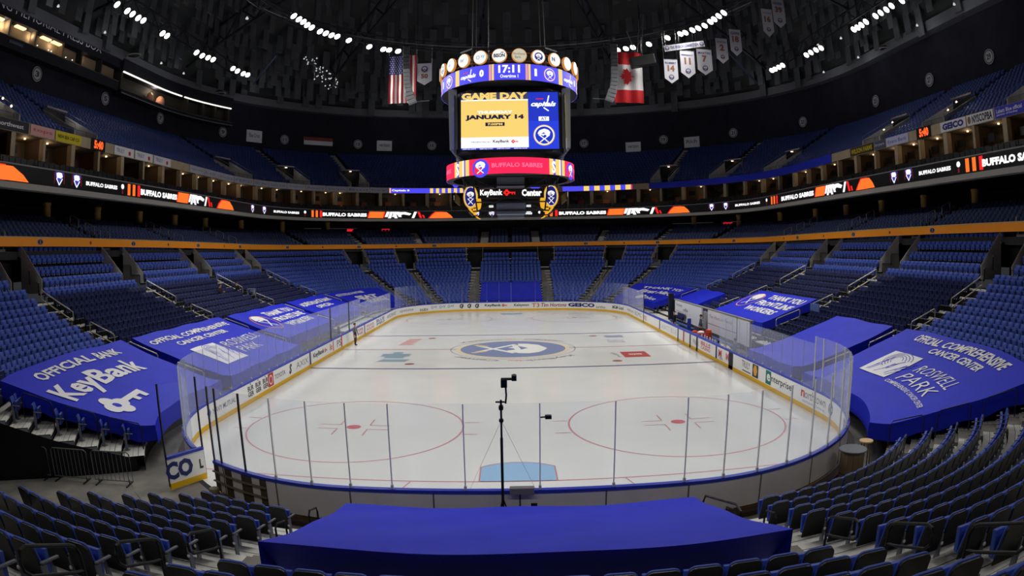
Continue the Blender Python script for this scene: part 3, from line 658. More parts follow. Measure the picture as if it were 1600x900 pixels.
# ================================================================ SCOREBOARD
sb = thing('scoreboard', 'four-sided centre scoreboard with curved video rings hanging over the ice', 'scoreboard', (0, 0, 0))
C0 = (0, 30.48)
VB = em(76, 72, 236); VW = em(250, 250, 250, 1.1); VY = em(242, 206, 112); VR = em(246, 36, 84); VN = em(20, 22, 60); VBL = em(30, 52, 190); VO = em(252, 112, 38, 1.1); VRED = em(236, 34, 30); VP = em(232, 160, 150); VK = em(8, 8, 10, .6)
def oct_ring(h, c, z): return [(x+C0[0], y+C0[1], z) for x, y in ((-h+c, -h), (h-c, -h), (h, -h+c), (h, h-c), (h-c, h), (-h+c, h), (-h, h-c), (-h, -h+c))]
m = MB(); m.strips([oct_ring(*q) for q in ((2.9, .9, 13.0), (3.75, .9, 13.85), (3.75, .9, 18.15), (3.6, 1.2, 18.5), (4.2, 1.5, 18.7), (4.2, 1.5, 19.7))], mat((34, 36, 40), .5), True)
m.add(oct_ring(2.9, .9, 13.0), [tuple(range(8))], BLACK); m.build('housing', sb)
m = MB()
for sx in (-1, 1):
    for sy in (-1, 1):
        m.obox((sx*3.95, C0[1]+sy*2.75, 18.55), (sx*3.85, C0[1]+sy*2.75, 14.2), .5, .6, mat((120, 122, 128), .45)); m.obox((sx*3.85, C0[1]+sy*2.75, 14.3), (sx*3.0, C0[1]+sy*2.5, 13.2), .4, .5, mat((120, 122, 128), .45)); m.build('corner_column', sb); m = MB()
def screen(ang, full):
    rot = Matrix.Rotation(ang, 3, 'Z'); o = Vector((0, 30.48, 0))+rot @ Vector((-3.3, -3.80, 14.0)); r = rot @ Vector((1, 0, 0))
    a = Art(); a.rect(-.08, -.1, 6.68, 4.1, VK, -2); a.rect(0, .12, 4.55, 4.0, VY, 0); a.rect(0, .12, 4.55, .85, VW, 1); a.rect(0, 3.42, 4.55, 3.5, VW, 1); a.rect(0, 3.5, 4.55, 4.0, em(60, 62, 90), 1)
    a.text('GAME DAY', .04, 3.5, 4.5, 4.0, VY, 2, .06); a.text('THURSDAY', 1.1, 2.5, 3.5, 2.7, VW, 2, .05); a.text('JANUARY 14', .3, 2.02, 4.25, 2.42, VN, 2, .06)
    a.rect(1.65, 1.62, 2.95, 1.88, VN, 2); a.text('7:00PM', 1.8, 1.67, 2.8, 1.83, VY, 3, .04); a.text('PRESENTED BY', .7, .47, 2.0, .57, VN, 3, .01); a.text('KeyBank', 2.15, .4, 3.25, .66, VN, 3, .03); a.key(3.5, .53, .13, VRED, VW, 3)
    a.rect(4.55, 0, 6.6, 4.0, VBL, 0); a.rect(4.55, 0, 6.6, 1.95, em(38, 62, 214), 1); a.rect(0, 0, 4.55, .12, VBL, 1)
    for i in range(4): a.text('sabres.com', .1+i*1.15, .02, 1.0+i*1.15, .1, VW, 3, .01)
    a.script(4.75, 2.65, 6.45, 3.75, VW, VRED, 2); a.rect(5.25, 1.95, 5.95, 2.25, VW, 2); a.text('AT', 5.4, 2.0, 5.8, 2.2, VBL, 3, .02); a.crest(5.6, .95, .72, VBL, VY, VW, 2)
    a.build('video_screen', map_flat(o, r, (0, 0, 1)), sb, .006, .02)
for k in range(4): screen(k*PI/2, k == 0)
def vring(name, R, z0, z1, th, draw):
    m = MB(); n = 72; P = [[(C0[0]+r*math.sin(2*PI*k/n), C0[1]-r*math.cos(2*PI*k/n), z) for k in range(n)] for r, z in ((R, z0), (R, z1), (R-th, z1), (R-th, z0), (R, z0))]
    m.strips(P, NEARBLK, True); o = m.build(name, sb)
    a = Art(); draw(a, R); a.build('ring_graphics', map_cyl(C0, R, z0), o, .008, .02)
def up_ring(a, R):
    H = 1.15; a.rect(-PI*R, 0, PI*R, H, VB, 0, 96)
    for k in range(4):
        c = k*2*PI*R/4 if k < 3 else -2*PI*R/4
        for x in (-1.36, -1.17, 1.1, 1.29): a.rect(c+x, 0, c+x+.15, H, VY if int(x*100) % 2 else VP, 1)
        for x in (-4.15, 3.85): a.rect(c+x, 0, c+x+.26, H, VY, 1, 2)
        a.text('17:11', c-.72, .48, c+.72, 1.05, VW, 2, .04); a.text('Overtime 1', c-.6, .14, c+.6, .38, VW, 2, .02); a.text('0', c-2.05, .32, c-1.72, .85, VW, 2, .06); a.text('1', c+1.72, .32, c+1.9, .85, VW, 2, .05)
        a.script(c-3.6, .12, c-2.3, 1.0, VW, VRED, 2); a.crest(c+2.9, .56, .48, VB, VP, VW, 2)
vring('upper_video_ring', 5.0, 18.58, 19.73, .5, up_ring)
def low_ring(a, R):
    H = 1.08; a.rect(-PI*R, 0, PI*R, H, VB, 0, 96)
    for k in range(4):
        c = k*2*PI*R/4 if k < 3 else -2*PI*R/4
        a.rect(c-2.95, 0, c+2.75, H, VR, 1, 24); a.disc(c-2.05, .42, .62, VB, 2, 28, .62); a.bison(c-2.05, .5, .58, VW, 4, VB)
        a.text('BUFFALO SABRES', c-1.25, .42, c+2.2, .72, em(252, 110, 150), 2, .03)
        for x in (-3.3, -3.75, 2.75, 3.3): a.rect(c+x, 0, c+x+.34, H, VY, 1, 2)
        a.rect(c+3.68, 0, c+3.78, H, VW, 1); a.text('S', c-4.3, .1, c-3.95, .95, VW, 2, .04)
vring('lower_video_ring', 4.62, 12.25, 13.33, .45, low_ring)
# ring of round sponsor discs standing on the upper ring
m = MB(); n = 72
for z in (19.95, 20.55): m.tube([(C0[0]+4.95*math.sin(2*PI*k/n), C0[1]-4.95*math.cos(2*PI*k/n), z) for k in range(n)], .05, mat((120, 64, 30), .5), 6, True)
m.build('disc_rail', sb)
DW = em(245, 245, 240, .95); DG = em(206, 198, 176, .9); EO = em(226, 150, 70, .7)
wd_ = ['', 'tops', '', 'sahlens', 'BISON', 'Northwest', '', 'M', '', 'N', 'key', 'labatt', 'pepsi']
for k in range(24):
    ang = math.radians(-97.5+15*k+.3); dk = thing  # disc as a part of the scoreboard
    m = MB(); mx = Matrix.Translation((C0[0]+5.06*math.sin(ang), C0[1]-5.06*math.cos(ang), 20.3)) @ Matrix.Rotation(ang, 4, 'Z') @ Matrix.Rotation(PI/2, 4, 'X')
    m.lathe([(.49, -.09), (.515, -.04), (.515, .05), (.49, .09)], EO, 24, (0, 0, 0), mx); o = m.build('sponsor_disc', sb)
    a = Art(); fc = DG if k == 7 else DW; a.disc(0, 0, .47, fc, 0, 28)
    if k in (2, 8, 13): a.crest(0, 0, .36, em(36, 40, 130), DW, DW, 1)
    elif k in (1, 3, 4): a.text('w', -.3, -.12, .05, .12, em(150, 170, 200), 1, .02)
    elif k == 5: a.ring(-.15, 0, .14, .1, em(120, 150, 200), 1, 12); a.text('xy', .05, -.1, .34, .12, em(120, 150, 200), 1, .01)
    elif k == 6: a.text('BISON', -.38, -.14, .38, .14, em(50, 60, 80), 1, .05); a.line(.1, .2, .3, .22, .06, em(50, 60, 80), 1)
    elif k == 7: a.text('Northwest', -.4, .02, .4, .2, em(80, 80, 76), 1, .0); a.text('Bank', -.3, -.22, .1, -.04, em(80, 80, 76), 1, .0)
    elif k == 9: a.text('N', -.3, -.15, -.02, .15, em(60, 70, 130), 1, .05)
    a.build('disc_face', map_flat((C0[0]+5.06*math.sin(ang)+.09*math.sin(ang), C0[1]-5.06*math.cos(ang)-.09*math.cos(ang), 20.3), (math.cos(ang), math.sin(ang), 0), (0, 0, 1)), o, .004, .01)
# lower rig: letters, oval crests, frame
LR = 3.95
def arena_sign(k):
    ang = k*PI/2; a = Art(); a.text('KeyBank', -2.05, -.22, -.55, .28, VW, 0, .04); a.key(-.28, .06, .22, VRED, VK, 0); a.text('Center', .72, -.2, 2.05, .27, VW, 0, .05)
    rot = Matrix.Rotation(ang, 3, 'Z'); a.build('arena_lettering', map_flat(Vector((0, 30.48, 10.98))+rot @ Vector((0, -LR, 0)), rot @ Vector((1, 0, 0)), (0, 0, 1)), sb, .006, .02)
    m = MB(); mx = Matrix.Translation((0, 30.48, 10.98)) @ Matrix.Rotation(ang, 4, 'Z'); m.box((0, -LR+.05, 0), (4.4, .08, .62), BLACK, mx); m.build('letter_backing', sb)
for k in range(4): arena_sign(k)
CN = em(30, 30, 120, .8); CG = em(240, 176, 40, .9); CW = em(240, 240, 240, .95)
for k in range(4):
    ang = PI/4+k*PI/2; cx, cyy = 3.9*math.sin(ang), -3.9*math.cos(ang)
    f = thing('oval', None, None); bpy.data.objects.remove(f)
    m = MB(); n = 32; pr = [(.50*math.cos(2*PI*i/n), .80*math.sin(2*PI*i/n)) for i in range(n)]
    face = 0 if cyy < 0 else PI
    mx = Matrix.Translation((cx, 30.48+cyy, 10.9)) @ Matrix.Rotation(face, 4, 'Z'); m.slab(pr, .3, CG, mx); o = m.build('oval_crest', sb)
    a = Art(); a.disc(0, 0, .46, CG, 0, 32, .76); a.disc(0, 0, .41, CW, .5, 32, .70); a.disc(0, 0, .385, CN, 1, 32, .67); a.bison(0, .1, .40, CW, 2, CN); a.line(-.2, -.12, .17, -.52, .05, CW, 2); a.line(.2, -.12, -.17, -.52, .05, CW, 2)
    q = math.cos(face); a.build('crest_face', map_flat((cx, 30.48+cyy-.0*q, 10.9), (q, 0, 0), (0, 0, 1)), o, .005, .015)
    m = MB(); dx = 1 if cx < 0 else -1; m.tube([(cx-dx*.12, 30.48+cyy+.15, 10.15), (cx+dx*.02, 30.48+cyy+.15, 9.95), (cx+dx*.22, 30.48+cyy+.15, 9.75), (cx+dx*.42, 30.48+cyy+.15, 9.66)], [.08, .07, .05, .03], CG, 8); m.build('swoosh', o)
m = MB()
for z in (9.9, 10.5, 11.6, 12.2):
    h = 2.9 if z < 11 else 3.3; P = oct_ring(h, .6, z)
    for i in range(8): m.obox(P[i], P[(i+1) % 8], .09, .09, STEEL)
for p, q in zip(oct_ring(2.9, .6, 9.9), oct_ring(3.3, .6, 12.9)): m.obox(p, q, .1, .1, STEEL)
for k in range(4):
    P, Q = oct_ring(2.9, .6, 9.9), oct_ring(3.3, .6, 12.2); m.obox(P[2*k], Q[2*k+1], .06, .06, STEEL); m.obox(P[2*k+1], Q[2*k], .06, .06, STEEL)
m.build('lower_frame', sb)
for y_, z_, w_0, cc in ((28.2, 10.05, 2.0, (104, 112, 128)), (28.4, 12.0, 1.9, (80, 84, 94)), (32.8, 10.05, 2.0, (104, 112, 128))): m = MB(); m.box((0, y_, z_), (w_0, 1.1, .75), mat(cc, .5)); m.build('speaker_box', sb)
for x in (-1.35, 1.2):
    for z in (10.2, 9.75):
        m = MB(); m.box((x, 27.5, z), (.3, .2, .14), em(220, 224, 224, .9)); m.build('rig_lamp', sb)
m = MB()
for x in (-2.6, 2.6):
    for y in (-2.6, 2.6): m.tube([(x, 30.48+y, 20.1), (x*.9, 30.48+y*.9, 41)], .035, mat((90, 92, 96), .4), 6)
m.tube([(-1.4, 27, 20), (-1.4, 27, 40)], .03, STEEL, 5); m.build('hoist_cable', sb)
m = MB()
for z in (20.3, 21.4):
    P = oct_ring(3.4, .9, z)
    for i in range(8): m.obox(P[i], P[(i+1) % 8], .12, .12, STEEL)
for p, q in zip(oct_ring(3.4, .9, 20.3), oct_ring(3.4, .9, 21.4)): m.obox(p, q, .1, .1, STEEL)
m.build('top_frame', sb)
# ================================================================ RIBBON DISPLAYS AND FASCIA SIGNS
rb = thing('ribbon_display', 'black video ribbon with orange and white graphics round the suite level', 'video ribbon')
m = MB(); S = ss(-SE, SE, .15); m.strips([[at(s, 17.0, z) for s in S] for z in (12.32, 13.36)], VK); m.build('screen', rb)
def rib(tL, draw):
    a = Art(); draw(a); a.build('ribbon_graphic', map_ring(17.0, tL, 12.34), rb, .01, .02)
RH = 1.0
def r_half(W): return lambda a: (a.poly([(-.25, 0), (.25, RH*.55), (W*.25-.1, RH*.97), (W*.6, RH*.97), (W*.6, 0)], VRED, 0), a.poly([(0, .02), (W*.1, RH*.45), (W*.27, RH*.9), (W*.72, RH*.9), (W*.9, RH*.45), (W, .02)], VO, 1))
def r_sh(a): a.shield(0, .5, .48, VW, em(60, 60, 170), em(150, 30, 40), 0)
def r_bars(a):
    for i, c in enumerate((VO, VO, VRED)): a.rect(i*.75, .05, i*.75+.4, .95, c, 0)
def r_zeb(W): return lambda a: [a.rect(x, .02 if i % 2 else .2, x+W*.09, .97, VW, 0, 1, 1, (.35 if i < 3 else -.35)) for i, x in enumerate((0, W*.1, W*.22, W*.3, W*.42))]+[a.poly([(W*.3, .9), (W*.62, .95), (W*.8, .7), (W*.74, .45), (W*.55, .6), (W*.42, .3)], VW, 1), a.rect(W*.80, .05, W*.88, .97, VW, 0, 1, 1, W*.08)]
SEQ = [(-44.6, 'half', 5.9), (-53.8, 'sh', 0), (-55.85, 'sh', 0), (-57.0, 'small', 4.2), (-61.95, 'head', 0), (-62.7, 'bars', 0), (-64.7, 'big', 6.3), (-71.0, 'or', 2.0), (-73.2, 'zeb', 4.2), (-77.6, 'sl', 0), (-79.6, 'half', 4.1),
       (-89.0, 'sh', 0), (-92.1, 'sh', 0), (-94.3, 'small', 5.3), (-100.7, 'head', 0), (-101.9, 'bars', 0), (-103.9, 'big', 7.4), (-111.5, 'or', 2.3), (-114.1, 'zeb', 5.2), (-119.5, 'sl', 0), (-121.0, 'half', 3.5),
       (-128.05, 'sh', 0), (-130.3, 'sh', 0), (-131.9, 'small', 4.4), (128.5, 'head', 0), (127.7, 'bars', 0), (125.6, 'big', 7.1), (118.3, 'or', 2.3), (115.9, 'zeb', 5.2), (110.6, 'sl', 0), (108.7, 'half', 3.6),
       (101.2, 'sh', 0), (98.5, 'sh', 0), (96.6, 'small', 5.7), (89.1, 'head', 0), (87.8, 'bars', 0), (84.9, 'big', 8.0), (76.6, 'or', 1.9), (74.6, 'zeb', 4.5), (69.9, 'sl', 0), (68.4, 'half', 3.0),
       (62.4, 'sh', 0), (60.3, 'sh', 0), (58.9, 'small', 4.0), (54.0, 'head', 0), (53.2, 'bars', 0), (51.4, 'big', 6.3)]
for t, k, W in SEQ:
    rib(t, {'half': r_half(W or 3), 'sh': r_sh, 'small': lambda a: a.text('BUFFALO SABRES', 0, .36, W, .66, VW, 0, .05), 'big': lambda a: a.text('BUFFALO SABRES', 0, .22, W, .72, VW, 0, .06), 'head': lambda a: (a.disc(0, .66, .22, VW, 0, 10, .2), a.rect(-.08, .1, .08, .4, em(120, 20, 30), 0)),
            'bars': r_bars, 'or': lambda a: (a.rect(-.15, .06, W+.15, .96, VRED, 0, 1, 1, .3), a.rect(0, .06, W, .96, VO, 1, 1, 1, .3)), 'zeb': r_zeb(W or 4), 'sl': lambda a: (a.rect(0, .06, .35, .96, VRED, 0, 1, 1, -.35), a.rect(.55, .06, .8, .5, VRED, 0, 1, 1, -.2))}[k])
# signs fixed on the suite fascia, ring 20.8
def fsign(name, label, cat, tL, tR, draw, bg, z0=16.46, z1=17.24, group=None):
    L = tL-tR; L = L if L > 0 else L+2*s2t(SE, 20.8); t = thing(name, label, cat, group=group); f = map_ring(20.8, tL, z0)
    m = MB(); n = max(2, int(L/1.2)); vs = []
    m.strips([[f(L*i/n, b, w) for i in range(n+1)] for b, w in ((0, 0), (0, .06), (z1-z0, .06), (z1-z0, 0), (0, 0))], bg); m.build('panel', t)
    if draw: a = Art(); draw(a, L, z1-z0); a.build('lettering', f, t, .006, .075)
SW = mat((214, 214, 218), .5); SNV = mat((40, 44, 120), .5)
def put(txt, mm, b=.22, bold=.02, sh=0): return lambda a, L, H: a.text(txt, L*.08, H*b, L*.92, H*(1-b), mm, 0, bold, sh)
fsign('fascia_sign', 'dark fascia sign with white lettering above the first private box', 'sign', -52.0, -59.8, put('KEYBANK   northwest', SW, .3), mat((24, 27, 38), .5))
fsign('fascia_sign', 'pale pink fascia sign between dark and yellow signs', 'sign', -60.0, -62.9, put('tops', mat((190, 90, 90), .5), .3), mat((206, 156, 150), .5))
fsign('fascia_sign', 'yellow fascia sign with dark lettering under the upper deck', 'sign', -63.1, -66.5, put('NEW ERA CAP CO', mat((70, 60, 10), .5), .32), mat((206, 190, 30), .5))
DIG = em(255, 90, 40, 1.4)
def clock(label, t): fsign('game_clock', label, 'clock', t, t-2.1, lambda a, L, H: a.text('5:40', L*.2, H*.14, L*.85, H*.9, DIG, 0, .05), BLACK, 16.4, 17.34)
clock('small game clock with red digits beside the pale signs', -67.95); clock('small game clock with red digits near the insurance sign', 69.5)
for tl, tr, n in ((-71.5, -74.7, 'first'), (-74.95, -78.15, 'second'), (-78.4, -81.7, 'third')):
    fsign('fascia_sign', n+' of three white fascia signs each with a red dot', 'sign', tl, tr, lambda a, L, H: (a.text('TRULY', L*.1, H*.3, L*.5, H*.75, SNV, 0, .0), a.disc(L*.78, H*.42, H*.26, mat((190, 40, 50), .5), 0, 14)), SW)
w_ = ['highmark', 'bell', 'Univera', 'PEPSI', 'M&T Bank', 'DELTA', 'Toyota', 'Rivers', 'Verizon', 'Bud', 'key']
e_ = [-85.9, -89.4, -92.5, -97.3, -101.8, -105.0, -108.6, -112.0, -115.6, -119.2, -123.0, -126.0]
for i in range(11):
    fsign('fascia_sign', 'pale grey fascia sign, %s in the row round the far corner' % ordw(i), 'sign', e_[i]-.05, e_[i+1]+.1, put(w_[i], mat((110, 112, 128), .5), .3, 0), mat((176, 178, 188), .5))
def led(a, L, H):
    a.rect(0, 0, L, H, VB, 0, 12)
    for i in range(7): x = L*(.52+.075*i); a.rect(x, 0, x+.5, H, VY, 1)
    a.text('Capitals 0', .4, H*.25, 3.2, H*.75, VW, 1, .03); a.rect(0, 0, .25, H, em(250, 180, 170), 1)
def led2(a, L, H):
    a.rect(0, 0, L, H, VB, 0, 12)
    for i in range(5): x = L*(.3+.15*i); a.rect(x, 0, x+.85, H, VY, 1)
    a.rect(L-.15, 0, L, H, VRED, 2)
fsign('fascia_display', 'purple and yellow video strip on the penalty box side of the scoreboard', 'video display', -126.1, -138.5, led, VK, 16.46, 17.2)
fsign('fascia_display', 'purple and yellow video strip on the bench side of the scoreboard', 'video display', 136.6, 125.6, led2, VK, 16.46, 17.2)
fsign('fascia_banner', 'long plain royal blue banner along the suite fascia', 'banner', 122.9, 85.3, None, mat((36, 52, 196), .6), 16.4, 17.3)
fsign('fascia_sign', 'narrow yellow and black fascia sign near the blue banner', 'sign', 81.2, 76.7, lambda a, L, H: [a.text('WILSON FARMS', L*.05, H*.2, L*.95, H*.8, mat((200, 180, 40), .5), 0, .03)], mat((58, 54, 36), .5))
fsign('fascia_sign', 'dim grey blue fascia sign beside the yellow lettering', 'sign', 76.5, 74.6, put('bryant', SW, .3, 0), mat((76, 80, 104), .5))
fsign('fascia_sign', 'pale lilac fascia sign with dark blue lettering', 'sign', 74.4, 70.8, put('Evans Bank', SNV, .3, 0), mat((186, 186, 220), .5))
fsign('fascia_sign', 'white insurance sign with five big blue letters', 'sign', 66.0, 62.65, put('GEICO', SNV, .16, .06), SW)
fsign('fascia_sign', 'white sign with tall black letters and a brown badge', 'sign', 62.5, 59.3, lambda a, L, H: (a.disc(.3, H*.5, .2, mat((130, 90, 60), .5), 0, 12, .3), a.text('NYSCOPBA', .65, H*.12, L*.97, H*.88, BLACK, 0, .03)), SW)
fsign('fascia_sign', 'blue fascia sign with white lettering and red flag corner', 'sign', 59.1, 54.0, lambda a, L, H: (a.text('Labatt Blue official', .2, H*.45, L*.6, H*.8, SW, 0, .01), a.text('partner of hockey', .2, H*.15, L*.5, H*.38, SW, 0, .01), a.rect(L*.66, H*.4, L*.8, H*.8, mat((206, 60, 40), .5), 0), a.rect(L*.66, H*.25, L*.8, H*.4, mat((210, 180, 40), .5), 0)), mat((40, 46, 180), .5))
# small round marks on the orange band
for i, t in enumerate([-52.5, -64.4, -76.1, -86.3, -98, -110.7, -122.4, 122.4, 111.3, 97.8, 81.9, 70.1, 58.2]):
    a = Art(); a.disc(0, .28, .34, mat((150, 160, 190), .5), 0, 16, .2); a.disc(0, .28, .27, mat((28, 30, 60), .5), 1, 16, .16); a.text('2', -.08, .18, .08, .38, mat((200, 180, 100), .5), 2, .02)
    z = zb(t2s(t, 17.25)); a.build('section_mark', map_ring(17.25, t, z), band, .004, .012)
for i, t in enumerate([-58.4, -70.2, -82.1, -104.6, -116.6, 116.6, 104.3, 85.4, 75.9, 64.1]):
    a = Art(); a.disc(0, .28, .13, mat((150, 50, 30), .5), 0, 10); a.build('section_mark', map_ring(17.25, t, zb(t2s(t, 17.25))), band, .004, .012)
# ================================================================ SEATS
def rrect(w, z0, z1, r, n=4, topw=None):
    tw = topw or w; P = [(-w/2, z0), (w/2, z0)]
    for k in range(n+1): a = k*PI/2/n; P.append((tw/2-r+r*math.cos(a), z1-r+r*math.sin(a)))
    for k in range(n+1): a = PI/2+k*PI/2/n; P.append((-tw/2+r+r*math.cos(a), z1-r+r*math.sin(a)))
    return P
TILT = Matrix.Rotation(math.radians(11), 4, 'X')
def at_back(y, z): return Matrix.Translation((0, y, .40)) @ TILT @ Matrix.Translation((0, 0, -.40))
def proto_seat():
    t = thing('stadium_seat', 'proto', 'seat')
    m = MB(); m.slab(rrect(.49, .30, .905, .10, 5, .455), .03, SHELL, at_back(-.01, 0)); m.build('back_shell', t, bevel=.008)
    m = MB(); m.slab(rrect(.47, .39, .918, .10, 5, .45), .034, SEATBLUE, at_back(.027, 0)); m.build('back_cushion', t, bevel=.01)
    m = MB(); mx = Matrix.Translation((0, .10, .38)) @ Matrix.Rotation(math.radians(84), 4, 'X'); m.box((0, .19, 0), (.45, .38, .07), SEATBLUE, mx); m.box((0, .19, -.045), (.42, .36, .02), SHELLB, mx); m.build('seat_pan', t, bevel=.02)
    m = MB(); m.box((.262, .0, .30), (.035, .10, .60), ARMM); m.box((.262, .02, .04), (.05, .22, .03), ARMM); s = m.build('stanchion', t)
    m = MB(); m.lathe([(.02, -.016), (.034, 0), (.02, .016)], BOLT, 10, (0, 0, 0), Matrix.Translation((.262, -.06, .44)) @ Matrix.Rotation(PI/2, 4, 'X')); m.build('bolt', s)
    m = MB(); mx = Matrix.Translation((.262, .13, .615)) @ Matrix.Rotation(math.radians(-6), 4, 'X'); m.box((0, 0, 0), (.05, .34, .035), ARMM, mx); m.build('armrest', t, bevel=.01)
    return t
def lowpoly(parts):
    V = []; F = []; M = []
    for (c, d, mi, rx) in parts:
        mx = Matrix.Translation(c) @ Matrix.Rotation(math.radians(rx), 4, 'X'); n = len(V)
        V += [tuple(mx @ Vector((i*d[0]/2, j*d[1]/2, k*d[2]/2))) for k in (-1, 1) for j in (-1, 1) for i in (-1, 1)]
        F += [tuple(q+n for q in f) for f in ((0, 2, 3, 1), (4, 5, 7, 6), (0, 1, 5, 4), (2, 6, 7, 3), (0, 4, 6, 2), (1, 3, 7, 5))]; M += [mi]*6
    return np.array(V), np.array(F), np.array(M)
LP = lowpoly([((0, -.03, .645), (.465, .03, .53), 1, 11), ((0, .0, .65), (.455, .034, .52), 0, 11), ((0, .12, .53), (.44, .07, .34), 0, -4), ((.262, .02, .3), (.035, .09, .6), 1, 0), ((.262, .13, .615), (.05, .32, .035), 1, 0), ((.1, .15, .345), (.05, .05, .035), 2, 0), ((-.1, .15, .345), (.05, .05, .035), 2, 0)])
LPM = (LP[0], LP[1], np.where(LP[2] == 0, 3, LP[2]))
LPU = lowpoly([((0, .0, .64), (.48, .06, .52), 4, 11), ((0, .12, .52), (.44, .08, .32), 4, -6), ((.262, .05, .3), (.035, .2, .6), 1, 0)])
def mass(name, spots, lp, mats, **k):          # spots: (x, y, z, rz, lowpoly)
    A = np.array(spots, float); V, F, Mi = lp; n = len(A)
    c, s = np.cos(A[:, 3])[:, None], np.sin(A[:, 3])[:, None]
    X = V[None, :, 0]*c-V[None, :, 1]*s+A[:, 0:1]; Y = V[None, :, 0]*s+V[None, :, 1]*c+A[:, 1:2]; Z = V[None, :, 2]+A[:, 2:3]
    return np.stack([X, Y, Z], 2).reshape(-1, 3), (F[None]+(np.arange(n)*len(V))[:, None, None]).reshape(-1, 4), np.tile(Mi, n)
def mass_build(name, groups, mats, **k):
    vs, fs, ms = [], [], []; off = 0
    for spots, lp in groups:
        if not spots: continue
        v, f, mi = mass(name, spots, lp, mats); vs.append(v); fs.append(f+off); ms.append(mi); off += len(v)
    v = np.concatenate(vs); f = np.concatenate(fs); mi = np.concatenate(ms)
    me = bpy.data.meshes.new(name); me.vertices.add(len(v)); me.vertices.foreach_set('co', v.ravel().astype(np.float32)); me.loops.add(len(f)*4); me.loops.foreach_set('vertex_index', f.ravel().astype(np.int32))
    me.polygons.add(len(f)); me.polygons.foreach_set('loop_start', (np.arange(len(f))*4).astype(np.int32)); me.polygons.foreach_set('loop_total', np.full(len(f), 4, np.int32)); me.polygons.foreach_set('material_index', mi.astype(np.int32))
    for m in mats: me.materials.append(m)
    me.update(calc_edges=True); o = bpy.data.objects.new(name, me); COL.objects.link(o)
    return props(o, **k)
TARPS = [(-21.5, -phi(61), 7.5), (-33.8, -22.4, 7.5), (-46.3, -34.8, 7.4), (-58.3, -47.1, 7.4), (-67.5, -59.9, 7.2), (phi(52.5), 21.4, 7.5), (22.4, 29.0, 7.4), (34.5, 45.3, 8.9), (50.4, 57.7, 7.4), (59.8, 68.1, 7.1), (-4.1, 4.1, 7.9), (SE-4, SE+.1, 7.6), (-SE-.1, -SE+4, 7.6)]
def seat_row(iv, d, z, pitch, back):
    out = []
    for p, q in iv:
        t0, t1 = s2t(p, d+back), s2t(q, d+back); n = int((t1-t0)/pitch)
        for i in range(n):
            t = t0+(t1-t0-n*pitch)/2+(i+.5)*pitch; s = t2s(t, d+back); x, y, nx, ny = base(s)
            out.append((x+nx*(d+back), y+ny*(d+back), z, math.atan2(nx, -ny), s, i, n))
    return out
lower_blue, navy = [], []
for k in range(19):
    d, z = row_d(k), row_z(k)
    iv = [x for p, q in low_iv(k) for x in cuts(p, q, AIS, .62 if k < 15 else 1.5, d)]
    for (x, y, zz, rz, s, i, n) in seat_row(iv, d, z, .535, .64):
        if any(a < s < b and d+.35 < e for a, b, e in TARPS): continue
        if y < -9 and abs(x) > 30: continue
        u, v, L = pix((x, y, zz+.6))
        if (Vector((x, y, zz+.6))-CAM).dot(FWD) < .35 or not (-60 < u < 1660 and 330 < v < 990) or L < 1.6: continue
        if 21.6 < s < 44 and d < 3.4: continue
        (navy if (21.89 < abs(s) < 59.1 and k < 14) else lower_blue).append((x, y, zz, rz, s, i, n, k, L))
lower_blue.sort(key=lambda q: q[8]); near, far_ = lower_blue[:300], lower_blue[300:]
proto = proto_seat(); remember(proto)
used = {}
for j, (x, y, z, rz, s, i, n, k, L) in enumerate(near):
    if abs(s) < 4.1: blk = 'behind the plain front cover'; cnt = ordw(i)+' from its open gangway'
    elif s < 0: blk = 'beside the tunnel gangway'; cnt = ordw(n-1-i)+' from the front cover'
    else: blk = 'toward the round table'; cnt = ordw(i)+' from the front cover'
    lab = 'blue and black seat, %s, %s row, %s' % (cnt, ordw(k), blk)
    if j == 0: o = proto; o.location = (x, y, z); o.rotation_euler = (0, 0, rz); o['label'] = lab; o['group'] = 'folding seats near the camera'
    else: dup(proto, (x, y, z), rz, lab, 'folding seats near the camera')
navy.sort(key=lambda q: q[8]); nnear, nfar = navy[:300], navy[300:]
nv, nf, nm = LP; me0 = None
for j, (x, y, z, rz, s, i, n, k, L) in enumerate(nnear):
    blkn = int(np.searchsorted([21.89, 34.19, 46.49, 59.1], abs(s)))-1
    lab = 'navy padded seat, %s in the %s row, %s block of the %s side' % (ordw(i), ordw(k), ordw(max(blkn, 0)), 'penalty box' if s < 0 else 'team bench')
    if me0 is None:
        me0 = bpy.data.meshes.new('club_seat'); me0.from_pydata([tuple(v) for v in nv], [], [tuple(int(q) for q in f) for f in nf])
        for mm in (SEATNAVY, SHELL, BOLT): me0.materials.append(mm)
        me0.polygons.foreach_set('material_index', nm.astype(np.int32)); me0.update()
    o = bpy.data.objects.new('club_seat', me0); COL.objects.link(o); o.location = (x, y, z); o.rotation_euler = (0, 0, rz); props(o, lab, 'seat', 'navy padded seats along the sides')
if nfar: mass_build('club_seat_bank', [([q[:4] for q in nfar], LP)], [SEATNAVY, SHELL, BOLT], kind='stuff', label='remaining rows of navy padded seats along both sides', cat='seats')
mez, upp = [], []
for k in range(7):
    d, z = 17.45+.86*k, 8.1+.33*k
    for q in seat_row(cuts(-SE, SE, MEZA, .62, d), d, z, .55, .66):
        if q[1] > 3: mez.append(q[:4])
for k in range(14):
    d, z = 21.3+.86*k, 17.0+.5*k
    for q in seat_row([x for p, r in up_iv(k) for x in cuts(p, r, UP_S, .62, d)], d, z, .56, .66):
        if q[1] > 12: upp.append(q[:4])
